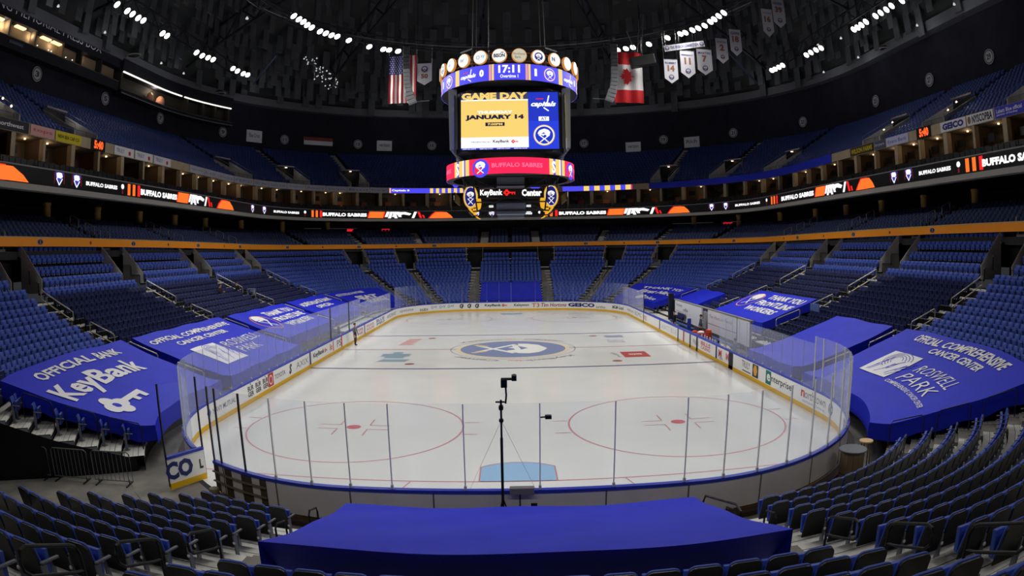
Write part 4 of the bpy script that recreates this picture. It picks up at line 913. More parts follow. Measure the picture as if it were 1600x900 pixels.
mass_build('stadium_seat_bank', [([q[:4] for q in far_], LP), (mez, LPM), (upp, LPU)], [SEATBLUE, SHELLB, BOLT, SEATMEZ, SEATUP], kind='stuff', label='remaining rows of blue seats in all three decks', cat='seats')

# ================================================================ GANGWAY RAILS AND STAIR OPENINGS
def rail_mb(s, d0, d1, f, h0=.35, h1=.9, off=0.0, r=.036):
    m = MB(); p = lambda d, h: at(s+off, d, f(d)+h)
    m.tube([p(d0, h0), p(d0, h1-.08), p(d0+.06, h1), p(d1-.06, h1), p(d1, h1-.08), p(d1, h0), p(d1-.04, h0-.02), p(d0+.04, h0-.02)], r, CHROME, 6, True)
    for d in (d0+.15, d1-.15): m.tube([p(d, -.1), p(d, h0)], r, CHROME, 6)
    return m
side_n = {1: 'bench side', -1: 'penalty box side'}
for sg in (-1, 1):
    for ai, s in enumerate((21.89, 34.19, 46.49, 59.1)):
        for ri, (d0, d1) in enumerate(((11.2, 13.9), (8.1, 9.9), (5.2, 7.1), (2.4, 4.0))):
            if ri == 3 and sg > 0 and ai not in (0,): continue
            t = thing('gangway_rail', 'steel handrail, %s one down the %s gangway of the %s' % (ordw(ri), ordw(ai), side_n[sg]), 'handrail', group='lower gangway handrails')
            rail_mb(sg*s, d0, d1, zf, .5, 1.0).build('rail', t)
        for ri, d in enumerate((17.9, 19.6, 21.4)):
            t = thing('gangway_rail', 'small hoop rail, %s up the mezzanine steps, %s gangway of the %s' % (ordw(ri), ordw(ai), side_n[sg]), 'handrail', group='mezzanine handrails')
            rail_mb(sg*s, d, d+1.0, lambda q: 8.1+.33*(q-17.45)/.86, .45, 1.15, .5*sg, .035).build('rail', t)
    for ai, s in enumerate((68.63, 71.32)):
        for ri, (d0, d1) in enumerate(((10.0, 12.9), (6.0, 8.8), (2.6, 4.6))):
            t = thing('gangway_rail', 'dark handrail, %s down the %s far corner gangway, %s' % (ordw(ri), ordw(ai), side_n[sg]), 'handrail', group='far corner handrails')
            m = rail_mb(sg*s, d0, d1, zf, .3, .85); m.mats = [STEEL]; m.build('rail', t)
t = thing('gangway_rail', 'steel handrail above the lettered cover next to the tunnel', 'handrail'); rail_mb(-phi(58), 8.2, 10.4, zf).build('rail', t)
for sg, name in ((-1, 'tunnel'), (1, 'round table')):
    for ri, d in enumerate((1.7, 3.4, 5.1)):      # hoops at the near gangway edge of the corner covers
        t = thing('hoop_rail', 'thin dark hoop rail, %s along the corner cover by the %s' % (ordw(ri), name), 'handrail', group='hoop rails by the corner covers')
        m = MB(); s = -phi(59.3) if sg < 0 else phi(51.5); p = lambda dd, h: at(s, dd, zf(dd)+h)
        m.tube([p(d, .1), p(d, .95), p(d+.08, 1.05), p(d+1.1, 1.05), p(d+1.2, .95), p(d+1.2, .1)], .022, STEEL, 6); m.build('rail', t)
for sg, nm_ in ((-1, 'tunnel'), (1, 'round table')):
    for ri, d in enumerate((6.5, 8.3, 10.0)):     # hoops in the gangway below the camera
        t = thing('hoop_rail', 'black loop rail, %s up the front cover gangway toward the %s' % (ordw(ri), nm_), 'handrail', group='loop rails below the camera')
        m = MB(); x = sg*4.98; f = lambda dd: zf(dd)+0
        p = lambda dd, h: (x, -dd, zf(dd)+h)
        m.tube([p(d, 0), p(d, .84), p(d+.06, .93), p(d+.14, .95), p(d+.86, .95), p(d+.96, .90), p(d+1.0, .8), p(d+.98, .66), p(d+.88, .6), p(d+.2, .6)], .024, NEARBLK, 8); m.tube([p(d, .62), p(d+.22, .6)], .02, NEARBLK, 6); m.build('rail', t)
t = thing('hoop_rail', 'long slanting black loop rail by the front cover corner', 'handrail')
m = MB(); p = lambda dd, h: (4.28, -dd, zf(dd)+h)
m.tube([p(2.5, .2), p(1.9, .55), p(1.75, .8), p(1.9, .98), p(3.9, 1.03), p(4.2, .9), p(4.25, .7), p(4.0, .55), p(3.0, .5)], .028, NEARBLK, 8); m.build('rail', t)
for sg, x, d, w in ((1, 4.6, 2.5, 'round table end'), (1, 5.1, 3.6, 'first seats by the table'), (-1, 4.5, 2.6, 'near glass, tall one'), (-1, 4.9, 3.6, 'near glass, low one')):
    t = thing('hoop_rail', 'short black hoop rail before the boards, %s' % w, 'handrail'); m = MB(); hh = .95 if 'tall' in w else .75
    p = lambda dd, h: (sg*x, -dd, zf(dd)+h)
    m.tube([p(d, 0), p(d, hh-.1), p(d+.05, hh), p(d+.5, hh), p(d+.58, hh-.1), p(d+.58, .3)], .024, NEARBLK, 8); m.build('rail', t)
# stair openings below the orange band
for i, s in enumerate(PORT):
    ab = abs(s); far_c = ab > 75; t = thing('stair_opening', 'dark stair opening below the orange band, %s from the penalty box end' % ordw(i), 'stair opening')
    for e in (-1, 1):
        d0, d1 = 15.2, 17.2; kk = R0/(R0+15) if (S1 < ab < S2 or S3 < ab < S4) else 1.0; se = s+e*1.42*kk
        m = MB(); o2 = .1*kk*e; zt0, zt1 = zf(15.2)+.6, zb(s)-.02; z0 = zf(15.1)-.1
        P = [(d0, z0), (d0, zt0), (d1, zt1), (d1, z0)]
        m.add([at(se, d, z) for d, z in P]+[at(se+o2, d, z) for d, z in P], [(0, 1, 2, 3), (7, 6, 5, 4), (0, 4, 5, 1), (1, 5, 6, 2)], STEPL); m.build('side_wall', t)
        m = MB(); m.tube([at(se+o2/2, d0, zt0-.5), at(se+o2/2, d0-.02, zt0+.04), at(se+o2/2, d1-.05, zt1+.0)], .035, CHROME, 6); m.build('wall_rail', t)
    m = MB(); kk = R0/(R0+15) if (S1 < ab < S2 or S3 < ab < S4) else 1.0
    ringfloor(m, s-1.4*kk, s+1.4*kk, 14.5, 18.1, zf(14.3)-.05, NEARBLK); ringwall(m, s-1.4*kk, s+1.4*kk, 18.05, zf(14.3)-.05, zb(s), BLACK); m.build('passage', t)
BULB = em(255, 214, 180, 2.5); STRIPL = em(210, 214, 220, .8)
for i, s in enumerate(UP_S):
    ab = abs(s); kk = R0/(R0+24) if (S1 < ab < S2 or S3 < ab < S4) else 1.0
    t = thing('stair_opening', 'grey walled stair opening, %s along the upper deck from the press box end' % ordw(i), 'stair opening')
    for e in (-1, 1):
        se = s+e*1.55*kk; o2 = .12*kk*e; m = MB(); P = [(21.35, 17.0), (21.35, 17.9), (25.5, 20.1), (25.5, 17.0)]
        m.add([at(se, d, z) for d, z in P]+[at(se+o2, d, z) for d, z in P], [(0, 1, 2, 3), (7, 6, 5, 4), (0, 4, 5, 1), (1, 5, 6, 2), (2, 6, 7, 3)], STEPL); m.build('side_wall', t)
        m = MB(); m.tube([at(se+o2/2, 21.35, 17.9), at(se+o2/2, 21.4, 18.3), at(se+o2/2, 25.5, 20.5), at(se+o2/2, 25.6, 20.1)], .03, mat((120, 122, 130), .5), 5); m.build('wall_rail', t)
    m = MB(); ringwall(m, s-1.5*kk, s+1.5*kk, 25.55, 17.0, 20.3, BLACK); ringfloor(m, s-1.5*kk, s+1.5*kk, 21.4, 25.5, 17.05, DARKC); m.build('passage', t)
    m = MB(); ringbox(m, s-1.5*kk, s+1.5*kk, 25.25, 25.5, 20.35, 20.5, CONCL if ab < 60 or i in (0, 1, 9, 10) else mat((150, 152, 158), .5)); m.build('lintel', t)
    l = bpy.data.lights.new('stair_glow', 'POINT'); l.energy = 22 if i in (0, 1, 8, 9, 10) else 6; l.color = (1, .93, .86); l.shadow_soft_size = .15; lo = bpy.data.objects.new('stair_glow', l); COL.objects.link(lo); lo.location = at(s-.9*kk, 23.6, 20.0); lo.parent = t
    if i in (0, 8, 9, 10):
        for d, z in ((23.4, 19.4), (22.2, 18.6)):
            m = MB(); x, y, _ = at(s-1.3*kk, d, z); m.lathe([(.02, -.1), (.09, -.05), (.1, .03), (.04, .1)], BULB, 8, (x, y, z)); m.build('wall_lamp', t)
    elif 2 < i < 8:
        m = MB(); x, y, z = at(s, 25.2, 20.2); m.box((x, y, z), (.3, .2, .1), BULB); m.build('wall_lamp', t)
# rail of thin posts on the upper fascia
t = thing('guard_rail', 'thin guard rail of small posts along the upper deck front', 'guard rail')
m = MB(); S = ss(-72, -SE) if False else None
for sg in (-1, 1):
    m.tube([at(sg*s, 21.0, 17.75) for s in ss(18, SE, .8)], .022, mat((70, 76, 110), .5), 5)
m.build('top_rail', t)
k = 0
for sg in (-1, 1):
    for j in range(46):
        tt = sg*(53+j*1.85); x, y, _ = at(t2s(tt, 21.0), 21.0, 0); m = MB(); m.obox((x, y, 17.25), (x, y, 17.8), .05, .05, mat((90, 98, 140), .5)); m.build('post', t)
# ================================================================ SUITES
WARM = em(255, 206, 150, 3.0); TVM = mat((12, 12, 14), .3); WOOD = mat((140, 74, 40), .5); DOOR = mat((150, 96, 60), .5)
rs = random.Random(3); PARTY = mat((84, 66, 50), .7)
def suite(i, t0, t1, side):
    tn = thing('suite_box', 'warm lit private box with dark seats, %s round from the %s edge' % (ordw(i), side), 'suite'); d = 20.9
    sa, sb_ = t2s(t0, d), t2s(t1, d); sm = (sa+sb_)/2
    m = MB(); x, y, nx, ny = base(sa); rzz = math.atan2(nx, -ny)
    m.obox((x+nx*21.1, y+ny*21.1, 13.1), (x+nx*21.1, y+ny*21.1, 16.42), .5 if i % 2 == 0 else .28, .5, BEIGE, (nx, ny, 0)); m.build('pillar', tn)
    m = MB(); m.obox((x+nx*21.2, y+ny*21.2, 14.8), (x+nx*23.2, y+ny*23.2, 14.8), .14, 3.3, PARTY); m.build('party_wall', tn)
    m = MB(); x2, y2, nx2, ny2 = base(sm); o = Vector((x2+nx2*23.1, y2+ny2*23.1, 14.2)); tx = Vector((-ny2, nx2, 0)); m.obox(o-tx*.5+Vector((0, 0, 0)), o+tx*.5, .08, 2.0, DOOR if rs.random() < .6 else WOOD); m.build('door', tn)
    m = MB(); q = Vector((x2+nx2*21.9, y2+ny2*21.9, 15.5))+tx*.9; m.obox(q-tx*.5, q+tx*.5, .1, .62, TVM); m.build('television', tn)
    m = MB(); q = Vector((x2+nx2*20.4, y2+ny2*20.4, 14.05)); m.obox(q-tx*1.3, q+tx*.9, .35, .06, CONCL if rs.random() < .4 else WOOD); m.build('drinks_ledge', tn)
    if rs.random() < .75:
        q = Vector((x2+nx2*21.8, y2+ny2*21.8, 16.36))-tx*(rs.random()*1.6-.8); m = MB(); m.lathe([(.09, -.05), (.09, .05)], WARM, 10, tuple(q)); m.build('downlight', tn)
        l = bpy.data.lights.new('downlight_glow', 'POINT'); l.energy = rs.choice((4, 8, 16)); l.color = (1, .72, .45); l.shadow_soft_size = .12; lo = bpy.data.objects.new('downlight_glow', l); COL.objects.link(lo); lo.location = q-Vector((0, 0, .25)); lo.parent = tn
    for r_ in range(2):
        m = MB(); d_ = 18.2+1.0*r_; z_ = 13.15+.3*r_
        for j in range(5):
            xx, yy, a_, b_ = base(sm+(j-2)*.62*(R0/(R0+d_) if (S1 < abs(sm) < S2 or S3 < abs(sm) < S4) else 1)); mx = Matrix.Translation((xx+a_*d_, yy+b_*d_, z_)) @ Matrix.Rotation(math.atan2(a_, -b_), 4, 'Z')
            m.box((0, 0, .6), (.55, .08, .6), NEARBLK, mx); m.box((0, .25, .42), (.52, .45, .1), NEARBLK, mx)
        m.build('seat_group', tn, kind='stuff')
for sg, nm_ in ((-1, 'press box'), (1, 'white sign')):
    for i in range(25):
        t0 = 51.0+3.7*i; suite(i, sg*t0, sg*(t0+3.7), nm_)
for i, (u_, w_2) in enumerate(((-127.2, 2.0), (-124.0, 3.4), (-120.0, 3.0), (127.5, 3.6), (123.5, 3.0), (118.5, 3.2))):
    t = thing('serving_ledge', 'pale narrow ledge at the mezzanine back, %s along the far end' % ordw(i), 'ledge'); f = map_ring(23.7, u_, 11.15); m = MB()
    m.strips([[f(w_2*j/4, b, w) for j in range(5)] for b, w in ((0, 0), (0, .35), (.1, .35), (.1, 0))], mat((170, 170, 168), .5)); m.build('top', t)
for i, (u_, w_2) in enumerate(((-127.0, 1.1), (-132.8, 1.3), (118.2, 1.7))):
    t = thing('concourse_sign', 'small red lit sign below the ribbon, %s along the far end' % ordw(i), 'sign'); f = map_ring(23.5, u_, 10.75); m = MB()
    m.strips([[f(w_2*j/3, b, w) for j in range(4)] for b, w in ((0, 0), (0, .1), (.35, .1), (.35, 0))], em(226, 30, 44, .9)); m.build('lit_panel', t)
# columns under the suite level
for sg, nm_ in ((-1, 'press box'), (1, 'white sign')):
    for i in range(9):
        tt = sg*(60.6+7.5*i) if sg < 0 else (60.3+7.5*i); x, y, nx, ny = base(t2s(tt, 22)); t = thing('round_column', 'ochre painted round column, %s under the ribbon from the %s edge' % (ordw(i), nm_), 'column', (x+nx*24.3, y+ny*24.3, 10.1))
        m = MB(); m.lathe([(.40, 0), (.40, .1), (.36, .12), (.36, 1.8), (.40, 1.9), (.40, 2.1)], mat((196, 156, 84), .6), 16); m.build('shaft', t)
# ================================================================ PRESS BOX, WALL MARKS, ROOF
pb = thing('press_box', 'lit press box band with pale lettering high on the back wall', 'press box')
PBW = mat((30, 32, 42), .8); PBI = mat((150, 132, 106), .8); PBD = mat((58, 54, 46), .8); LET = mat((245, 246, 250), .6); GLOW = em(255, 214, 160, 1.6)
def pbox(m, t0, t1, d0, d1, z0, z1, mm): ringbox(m, t2s(t0, 33), t2s(t1, 33), d0, d1, z0, z1, mm, .5)
PT = [s2t(-(S2+y-R0), 33) for y in (10, 44.4)]
m = MB(); pbox(m, PT[1], PT[0], 32.2, 33.3, 30.0, 32.2, PBW); pbox(m, PT[1], PT[0], 32.2, 33.3, 27.2, 28.3, PBW); m.build('fascia', pb)
m = MB(); pbox(m, PT[1], PT[0], 33.2, 33.35, 28.3, 30.0, PBI); m.build('back_wall', pb)
m = MB(); pbox(m, PT[1], PT[0], 32.15, 32.25, 28.28, 28.36, mat((90, 88, 86), .6)); m.build('sill', pb)
def tofy(y): return s2t(-(S2+y-R0), 33)
a = Art(); a.text('TED DARLING MEMORIAL PRESS BOX', 0, 0, 26.2, .95, LET, 0, -.005); a.build('lettering', map_ring(32.2, s2t(-(S2+13.9-R0), 32.2), 30.65), pb, .01, .02)
for y in (24.0, 28.2, 33, 36.5, 40.5):
    m = MB(); pbox(m, tofy(y+.25), tofy(y), 32.3, 33.3, 28.3, 30, PBD if y > 33 else mat((120, 104, 84), .8)); m.build('mullion', pb)
for y in (21.8, 25.3, 29.6, 31.5):
    m = MB(); pbox(m, tofy(y+1.5), tofy(y), 32.5, 33.0, 29.75, 29.9, GLOW); m.build('ceiling_lamp', pb)
for y, e in ((23, 60), (27.5, 45), (31, 25), (37, 5)):
    l = bpy.data.lights.new('press_box_glow', 'POINT'); l.energy = e; l.color = (1, .78, .52); l.shadow_soft_size = .3; o = bpy.data.objects.new('press_box_glow', l); COL.objects.link(o); o.parent = pb; o.location = (-45.75, y+.6, 29.5)
for y in (28.6, 30.5, 31.0, 33.6, 34.8):
    m = MB(); m.lathe([(.03, 0), (.09, .05), (.03, .12)], em(255, 240, 220, 1.6), 8, (-45.1, y, 28.45)); m.build('desk_lamp', pb)
m = MB(); pbox(m, tofy(26.4), tofy(24.2), 32.1, 32.2, 27.7, 28.0, mat((70, 78, 96), .6)); m.build('wall_plate', pb)
bb = thing('broadcast_booth', 'glass fronted booth under two white light strips on the back wall', 'booth')
m = MB(); T0, T1 = tofy(44.6), s2t(-(S3+R0*math.radians(25)), 33)
pbox(m, T1, T0, 31.8, 33.3, 29.5, 31.2, PBW); pbox(m, T1, T0, 31.8, 33.3, 26.9, 27.4, PBW); m.build('fascia', bb)
m = MB(); pbox(m, T1, T0, 33.1, 33.3, 27.4, 29.5, PBD); m.build('back_wall', bb)
m = MB(); pbox(m, T1, T0, 31.7, 31.8, 26.9, 27.02, mat((120, 120, 124), .6)); pbox(m, T1, T0, 31.7, 31.8, 27.38, 27.46, mat((90, 90, 94), .6)); m.build('sill', bb)
TM = T0+(T1-T0)*.57
for p, q in ((T0, TM+.3), (TM-.3, T1+.4)):
    m = MB(); pbox(m, q, p, 31.65, 31.8, 29.44, 29.6, em(250, 246, 232, 1.3)); m.build('light_strip', bb)
for f_ in (.0, .62, .76, .86, .97):
    m = MB(); tt = T0+(T1-T0)*f_; pbox(m, tt-.35, tt, 32.0, 33.2, 27.4, 29.5, PBD); m.build('mullion', bb)
for f_, w in ((.30, 1.0), (.40, 1.3)):
    m = MB(); tt = T0+(T1-T0)*f_; x, y, nx, ny = base(t2s(tt, 33)); m.lathe([(.45*w, 0), (.5*w, .5), (.42*w, 1.0), (.2*w, 1.3), (.02, 1.38)], mat((214, 150, 116), .6), 16, (x+nx*32.5, y+ny*32.5, 27.45)); m.build('high_back_chair', bb)
l = bpy.data.lights.new('booth_glow', 'POINT'); l.energy = 130; l.color = (1, .85, .7); l.shadow_soft_size = .3; o = bpy.data.objects.new('booth_glow', l); COL.objects.link(o); o.parent = bb; x, y, nx, ny = base(t2s(T0+(T1-T0)*.33, 33)); o.location = (x+nx*32.2, y+ny*32.2, 29.1)
# round section numbers on the back wall
MPOS = [(-46.0, 30.3), (-46.0, 43.3), (-45.8, 56.3), (-42.3, 69.4), (-35.9, 79.6), (-25.6, 88.2), (-13.4, 93.0), (13.2, 93.0), (26.3, 87.8), (36.0, 79.4), (43.1, 67.7), (46.0, 51.5), (46.0, 39.4), (46.0, 28.5)]
def s_of(x, y):
    X = abs(x); sg = 1 if x > 0 else -1
    if y <= YL-R0: return sg*(S2+y-R0)
    return sg*((S3+R0*math.atan2(y-YL+R0, X-HX)) if X > HX else SE-X)
for i, (x, y) in enumerate(MPOS):
    t = thing('section_sign', 'round grey section number, %s along the back wall from the press box' % ordw(i), 'sign', group='round section numbers'); f = map_ring(33.3, s2t(s_of(x, y), 33.3), 26.15)
    m = MB(); n = 24; vs = [f(.78*math.cos(2*PI*k/n), .78*math.sin(2*PI*k/n), w) for w in (.02, .1) for k in range(n)]; m.add(vs, [tuple(range(n, 2*n))]+[(k, (k+1) % n, n+(k+1) % n, n+k) for k in range(n)], mat((190, 192, 196), .6)); m.build('disc', t)
    a = Art(); a.ring(0, 0, .70, .60, mat((60, 62, 70), .6), 0, 24); a.text(str(3+2*i), -.34, -.3, .34, .3, mat((60, 62, 70), .6), 0, .03); a.build('number', f, t, .01, .12)
for i, (x, y, z0, z1, W, txt) in enumerate([(-39.6, 75.0, 25.2, 27.1, 3.0, 'Blue Cross'), (-31.5, 84.0, 25.6, 26.9, 5.3, 'TICKETS'), (-21.5, 90.6, 25.1, 26.9, 2.7, 'verizon'), (21.6, 90.6, 24.3, 26.0, 2.7, 'verizon'), (30.7, 85.1, 24.4, 26.2, 2.8, 'Rich')]):
    t = thing('wall_sign', 'pale rectangular sign, %s high on the far back wall' % ordw(i), 'sign'); f = map_ring(33.25, s2t(s_of(x, y), 33.25), z0)
    m = MB(); H = z1-z0; vs = [f(a_, b_, w) for w in (0, .12) for a_, b_ in ((-W/2, 0), (W/2, 0), (W/2, H), (-W/2, H))]; m.add(vs, [(4, 5, 6, 7), (0, 1, 5, 4), (1, 2, 6, 5), (2, 3, 7, 6), (3, 0, 4, 7)], mat((236, 240, 244), .6)); m.build('board', t)
    a = Art(); a.text(txt, -W*.35, H*.4, W*.35, H*.75, mat((110, 116, 130), .6), 0, .01)
    if i == 1: a.rect(-W/2, H*.55, W/2, H, mat((150, 70, 64), .6), -1)
    a.build('lettering', f, t, .01, .15)
# acoustic panels hung under the roof
m = MB(); m.box((0, 0, -1.6), (1.15, .12, 3.2), BAFFLE); pan = m.build('acoustic_panel'); props(pan, 'grey acoustic panel hung upright under the dark roof', 'acoustic panel', 'acoustic panels under the roof'); first = True; cnt = 0
rp = random.Random(11)
for ri, (d, z, dx) in enumerate(((31.4, 35.2, 2.4), (28.5, 36.6, 2.3), (25.5, 37.6, 2.5), (21.5, 39.0, 3.0), (16.0, 40.6, 4.0), (9.0, 42.0, 5.0))):
    H = s2t(SE, d); n = int(2*(H-30)/dx)
    for i in range(n):
        t = -(H)+(i*dx) if i*dx < H-30 else H-((i*dx)-(H-30)); s = t2s(t, d); x, y, nx, ny = base(s); X, Y = x+nx*d, y+ny*d
        if Y < 20 or rp.random() < .12 or cnt >= 300: continue
        o = pan if first else pan.copy()
        if not first: COL.objects.link(o)
        first = False; cnt += 1; o.location = (X, Y, z+rp.choice((0, 0, -.5, .4, -1.1))); o.rotation_euler = (0, 0, math.atan2(nx, -ny)); o.scale = (1, 1, rp.choice((.8, 1, 1, 1.15)))
vs_, fs_ = [], []; off = 0; rp2 = random.Random(21); mb2 = MB()
for ri, (d, z, dx) in enumerate(((29.8, 35.9, 1.7), (27.0, 37.2, 1.7), (23.6, 38.6, 1.8), (19, 40.0, 2.0), (13, 41.4, 2.2), (5, 42.6, 2.6))):
    H = s2t(SE, d); n = int(2*H/dx)
    for i in range(n):
        s = t2s(-H+i*dx+.7*(ri % 2), d); x, y, nx, ny = base(s); X, Y = x+nx*d, y+ny*d
        if Y < 12 or rp2.random() < .18: continue
        h = rp2.choice((2.2, 2.8, 3.4)); mb2.box((0, 0, -h/2), (1.05, .1, h), BAFFLE, Matrix.Translation((X, Y, z+rp2.choice((0, -.4, .4, -.9)))) @ Matrix.Rotation(math.atan2(nx, -ny), 4, 'Z'))
mb2.build('acoustic_panel_field', kind='stuff', label='remaining field of grey panels under the dark roof', cat='acoustic panels')
# trusses and catwalk ring
def truss(name, label, pts, h, w, mm, cat='roof truss'):
    t = thing(name, label, cat); m = MB(); pts = [Vector(p) for p in pts]; up = Vector((0, 0, h))
    for p, q in zip(pts, pts[1:]):
        m.obox(p, q, w, w, mm); m.obox(p+up, q+up, w, w, mm)
    m.build('chord', t); m = MB()
    for p, q in zip(pts, pts[1:]):
        L = (q-p).length; n = max(1, int(L/(h*1.3)))
        for i in range(n):
            a, b = p+(q-p)*i/n, p+(q-p)*(i+1)/n; m.obox(a, b+up if i % 2 == 0 else b, w*.6, w*.6, mm) if i % 2 == 0 else m.obox(a+up, b, w*.6, w*.6, mm)
    m.build('web', t)
TRM = mat((46, 49, 56), .6, .2)
for i in range(14):
    an = 2*PI*i/14+.1; r0_, r1_ = 7, 52; t0 = Vector((r0_*math.sin(an), 30.48-r0_*math.cos(an), 37.5)); t1 = Vector((r1_*math.sin(an), 30.48-r1_*math.cos(an), 33.6))
    if t1.y < 14: continue
    truss('roof_truss', 'dark radial roof truss, %s round the hall' % ordw(i), [t0, t1], 2.6, .28, TRM)
circ = lambda r, z, a0, a1, n: [(r*math.sin(a0+(a1-a0)*i/n), 30.48-r*math.cos(a0+(a1-a0)*i/n), z) for i in range(n+1)]
cw = thing('lighting_catwalk', 'round steel catwalk ring carrying floodlights above the rink', 'catwalk')
m = MB()
for r, z in ((22.6, 29.7), (21.5, 29.7), (22.6, 30.8)): m.tube(circ(r, z, 0, 2*PI, 72)[:-1], .09, TRM, 6, True)
m.build('rail_ring', cw); m = MB()
for p, q in zip(circ(22.6, 29.6, 0, 2*PI, 36), circ(21.5, 29.6, 0, 2*PI, 36)): m.obox(p, q, .3, .06, TRM); m.obox(p, (p[0], p[1], 30.8), .06, .06, TRM)
m.build('walkway', cw)
m = MB()
for q in circ(22.6, 30.8, .2, 2*PI+.2, 12): m.tube([q, (q[0], q[1], 36)], .04, TRM, 5)
m.build('hanger', cw)
g = thing('ring_rail', 'pale curved pipe rail under the roof behind the scoreboard', 'pipe rail'); m = MB(); m.tube(circ(24.3, 31.0, PI/2+.1, 3*PI/2-.1, 40), .06, mat((120, 122, 120), .5), 6); m.build('pipe', g)
for i, (p, q, r) in enumerate(((( -27.5, 38, 33.0), (-20.0, 31.5, 33.0), .16), ((28.5, 38.5, 33.0), (20.5, 31, 33.2), .16), ((-33.5, 60, 30.2), (-28.5, 55.5, 32.2), .12), ((28.0, 58, 32.5), (33.5, 62, 29.8), .12))):
    g = thing('roof_pipe', 'bluish slanting roof pipe, %s of four' % ordw(i), 'pipe'); m = MB(); m.tube([p, q], r, mat((92, 104, 140), .35, .3), 8); m.build('pipe', g)
for sg, nm_ in ((-1, 'press box'), (1, 'banner')):
    truss('side_catwalk', 'straight side catwalk with floodlights on the %s side' % nm_, [(sg*33.4, 14, 29.5), (sg*33.0, 53, 29.5)], 1.3, .12, TRM, 'catwalk')
# floodlights
LENS = em(255, 252, 244, 7.0)
fl = thing('floodlight', 'proto', 'floodlight')
m = MB(); m.lathe([(.10, .32), (.22, .26), (.36, 0), (.38, -.02), (.36, -.04)], STEEL, 20, caps=False); m.build('housing', fl)
m = MB(); m.lathe([(.0, -.05), (.2, -.05), (.33, -.01)], LENS, 20, caps=False); m.build('lens', fl)
m = MB(); m.obox((-.4, 0, 0), (-.4, 0, .5), .04, .06, STEEL); m.obox((.4, 0, 0), (.4, 0, .5), .04, .06, STEEL); m.obox((-.42, 0, .5), (.42, 0, .5), .06, .06, STEEL); m.build('yoke', fl); remember(fl)
def pl(u, v, z):           # where a lamp at height z stands for a direction measured in the photograph
    a, b = u-800, 450-v; r = math.hypot(a, b); th = 2*math.asin(r/(2*FPX)); d = FWD*math.cos(th)+(RIGHT*a+UP*b)*(math.sin(th)/max(r, 1e-6)); return CAM+d*((z-CAM.z)/d.z)
LPX = [[(183, 7)], [(199, 17), (207, 22), (216, 28), (224, 32)], [(254, 52), (261, 56)], [(307, 82), (316, 87), (325, 90), (333, 93)], [(364, 107), (371, 111), (380, 115), (387, 117)],
       [(459, 25), (467, 30), (474, 34), (480, 39), (487, 43)], [(500, 49), (509, 52), (518, 55), (527, 57), (545, 63)], [(577, 73), (599, 77), (608, 78), (622, 80)],
       [(965, 78), (978, 76), (989, 74), (1014, 69)], [(1043, 59), (1063, 53), (1071, 51), (1082, 47), (1091, 44), (1101, 40)], [(1110, 34), (1116, 30), (1123, 25), (1131, 20)],
       [(1206, 110), (1211, 108), (1217, 105), (1223, 102)], [(1260, 86), (1267, 82), (1275, 78), (1283, 75)], [(1334, 46), (1340, 43), (1346, 39), (1353, 34)], [(1368, 25), (1376, 20), (1385, 15), (1393, 9)], [(1409, 1)]]
LN = ['by the top edge', 'above the press lettering', 'pair over the press wall', 'over the lit booth', 'past the booth end', 'nearest end of the inner ring', 'middle of the inner ring', 'above the striped flag', 'above the maple leaf flag', 'above the long header banner', 'upper end beyond the banner', 'lowest on the banner side', 'bright row on the banner side', 'upper row on the banner side', 'row near the top on the banner side', 'at the top edge, banner side']
firstl = True
for gi, grp in enumerate(LPX):
    inner = 4 < gi < 11
    for li, (u, v) in enumerate(grp):
        p = pl(u, v, 29.0); aim = Vector((p.x*.15, 30.48+(p.y-30.48)*.45, 0)) if not inner else Vector((-p.x*.15, 30.48+(p.y-30.48)*.2, 0))
        e = (Vector(p)-aim).to_track_quat('Z', 'Y').to_euler(); lab = 'glowing floodlight, %s of the group %s' % (ordw(li), LN[gi])
        if firstl: fl.location = p; fl.rotation_euler = e; fl['label'] = lab; fl['group'] = 'rink floodlights'; firstl = False
        else: dup(fl, p, 0, lab, 'rink floodlights', e)
        flood_or_fill(Vector(p)+(aim-Vector(p)).normalized()*.3, aim)
for x, y in [(sg*33, yy) for sg in (-1, 1) for yy in (6, 9, 15, 18)]+[(20.8*math.sin(q), 30.48-20.8*math.cos(q)) for q in (-1.3, -1.0, -.7, -.4, -.1, .2, .5, .8, 1.1, 1.4)]:
    for k in range(2): flood_or_fill((x, y+k*.8, 29), (x*.2, 30.48+(y-30.48)*.62, 0) if (y > 13.5 or k == 0) else (x*.9, -4.5, 2.5), FLOOD_W if (y > 13.5 or k == 0) else 1700.0, FLOOD_CONE if (y > 13.5 or k == 0) else 1.0)
for i, (u, v) in enumerate([(91, 10), (164, 51), (252, 99), (287, 115), (386, 29), (1314, 60), (1433, 40), (1491, 7), (1341, 90), (1287, 113), (1278, 70)]):
    p = pl(u, v, 31 if i != 4 else 29); t = thing('house_light', 'tiny pale house light, %s scattered under the roof' % ordw(i), 'lamp', p, 0, 'house lights'); m = MB(); m.lathe([(.05, .2), (.16, 0), (.14, -.06), (.02, -.08)], mat((200, 204, 206), .3, 0, 0, .3) if False else em(190, 196, 200, .9), 10); m.build('lamp_body', t); l = bpy.data.lights.new('house_or_fill_glow', 'POINT'); l.energy = 40; l.shadow_soft_size = .2; lo = bpy.data.objects.new('house_or_fill_glow', l); COL.objects.link(lo); lo.parent = t; lo.location = (0, 0, -.4)
for i, (u, v) in enumerate([(209, 87), (1385, 77), (1251, 139), (343, 146)]):
    p = pl(u, v, 31.5); t = thing('ceiling_speaker', 'flat oval ceiling fitting, %s near the roof edge' % ordw(i), 'ceiling fitting', p); m = MB(); m.tube([(1.0*math.cos(2*PI*k/20), .75*math.sin(2*PI*k/20), 0) for k in range(20)], .09, mat((150, 150, 150), .6), 6, True); m.lathe([(.6, .3), (.75, 0), (.6, -.05)], NEARBLK, 16); m.build('ring_body', t)
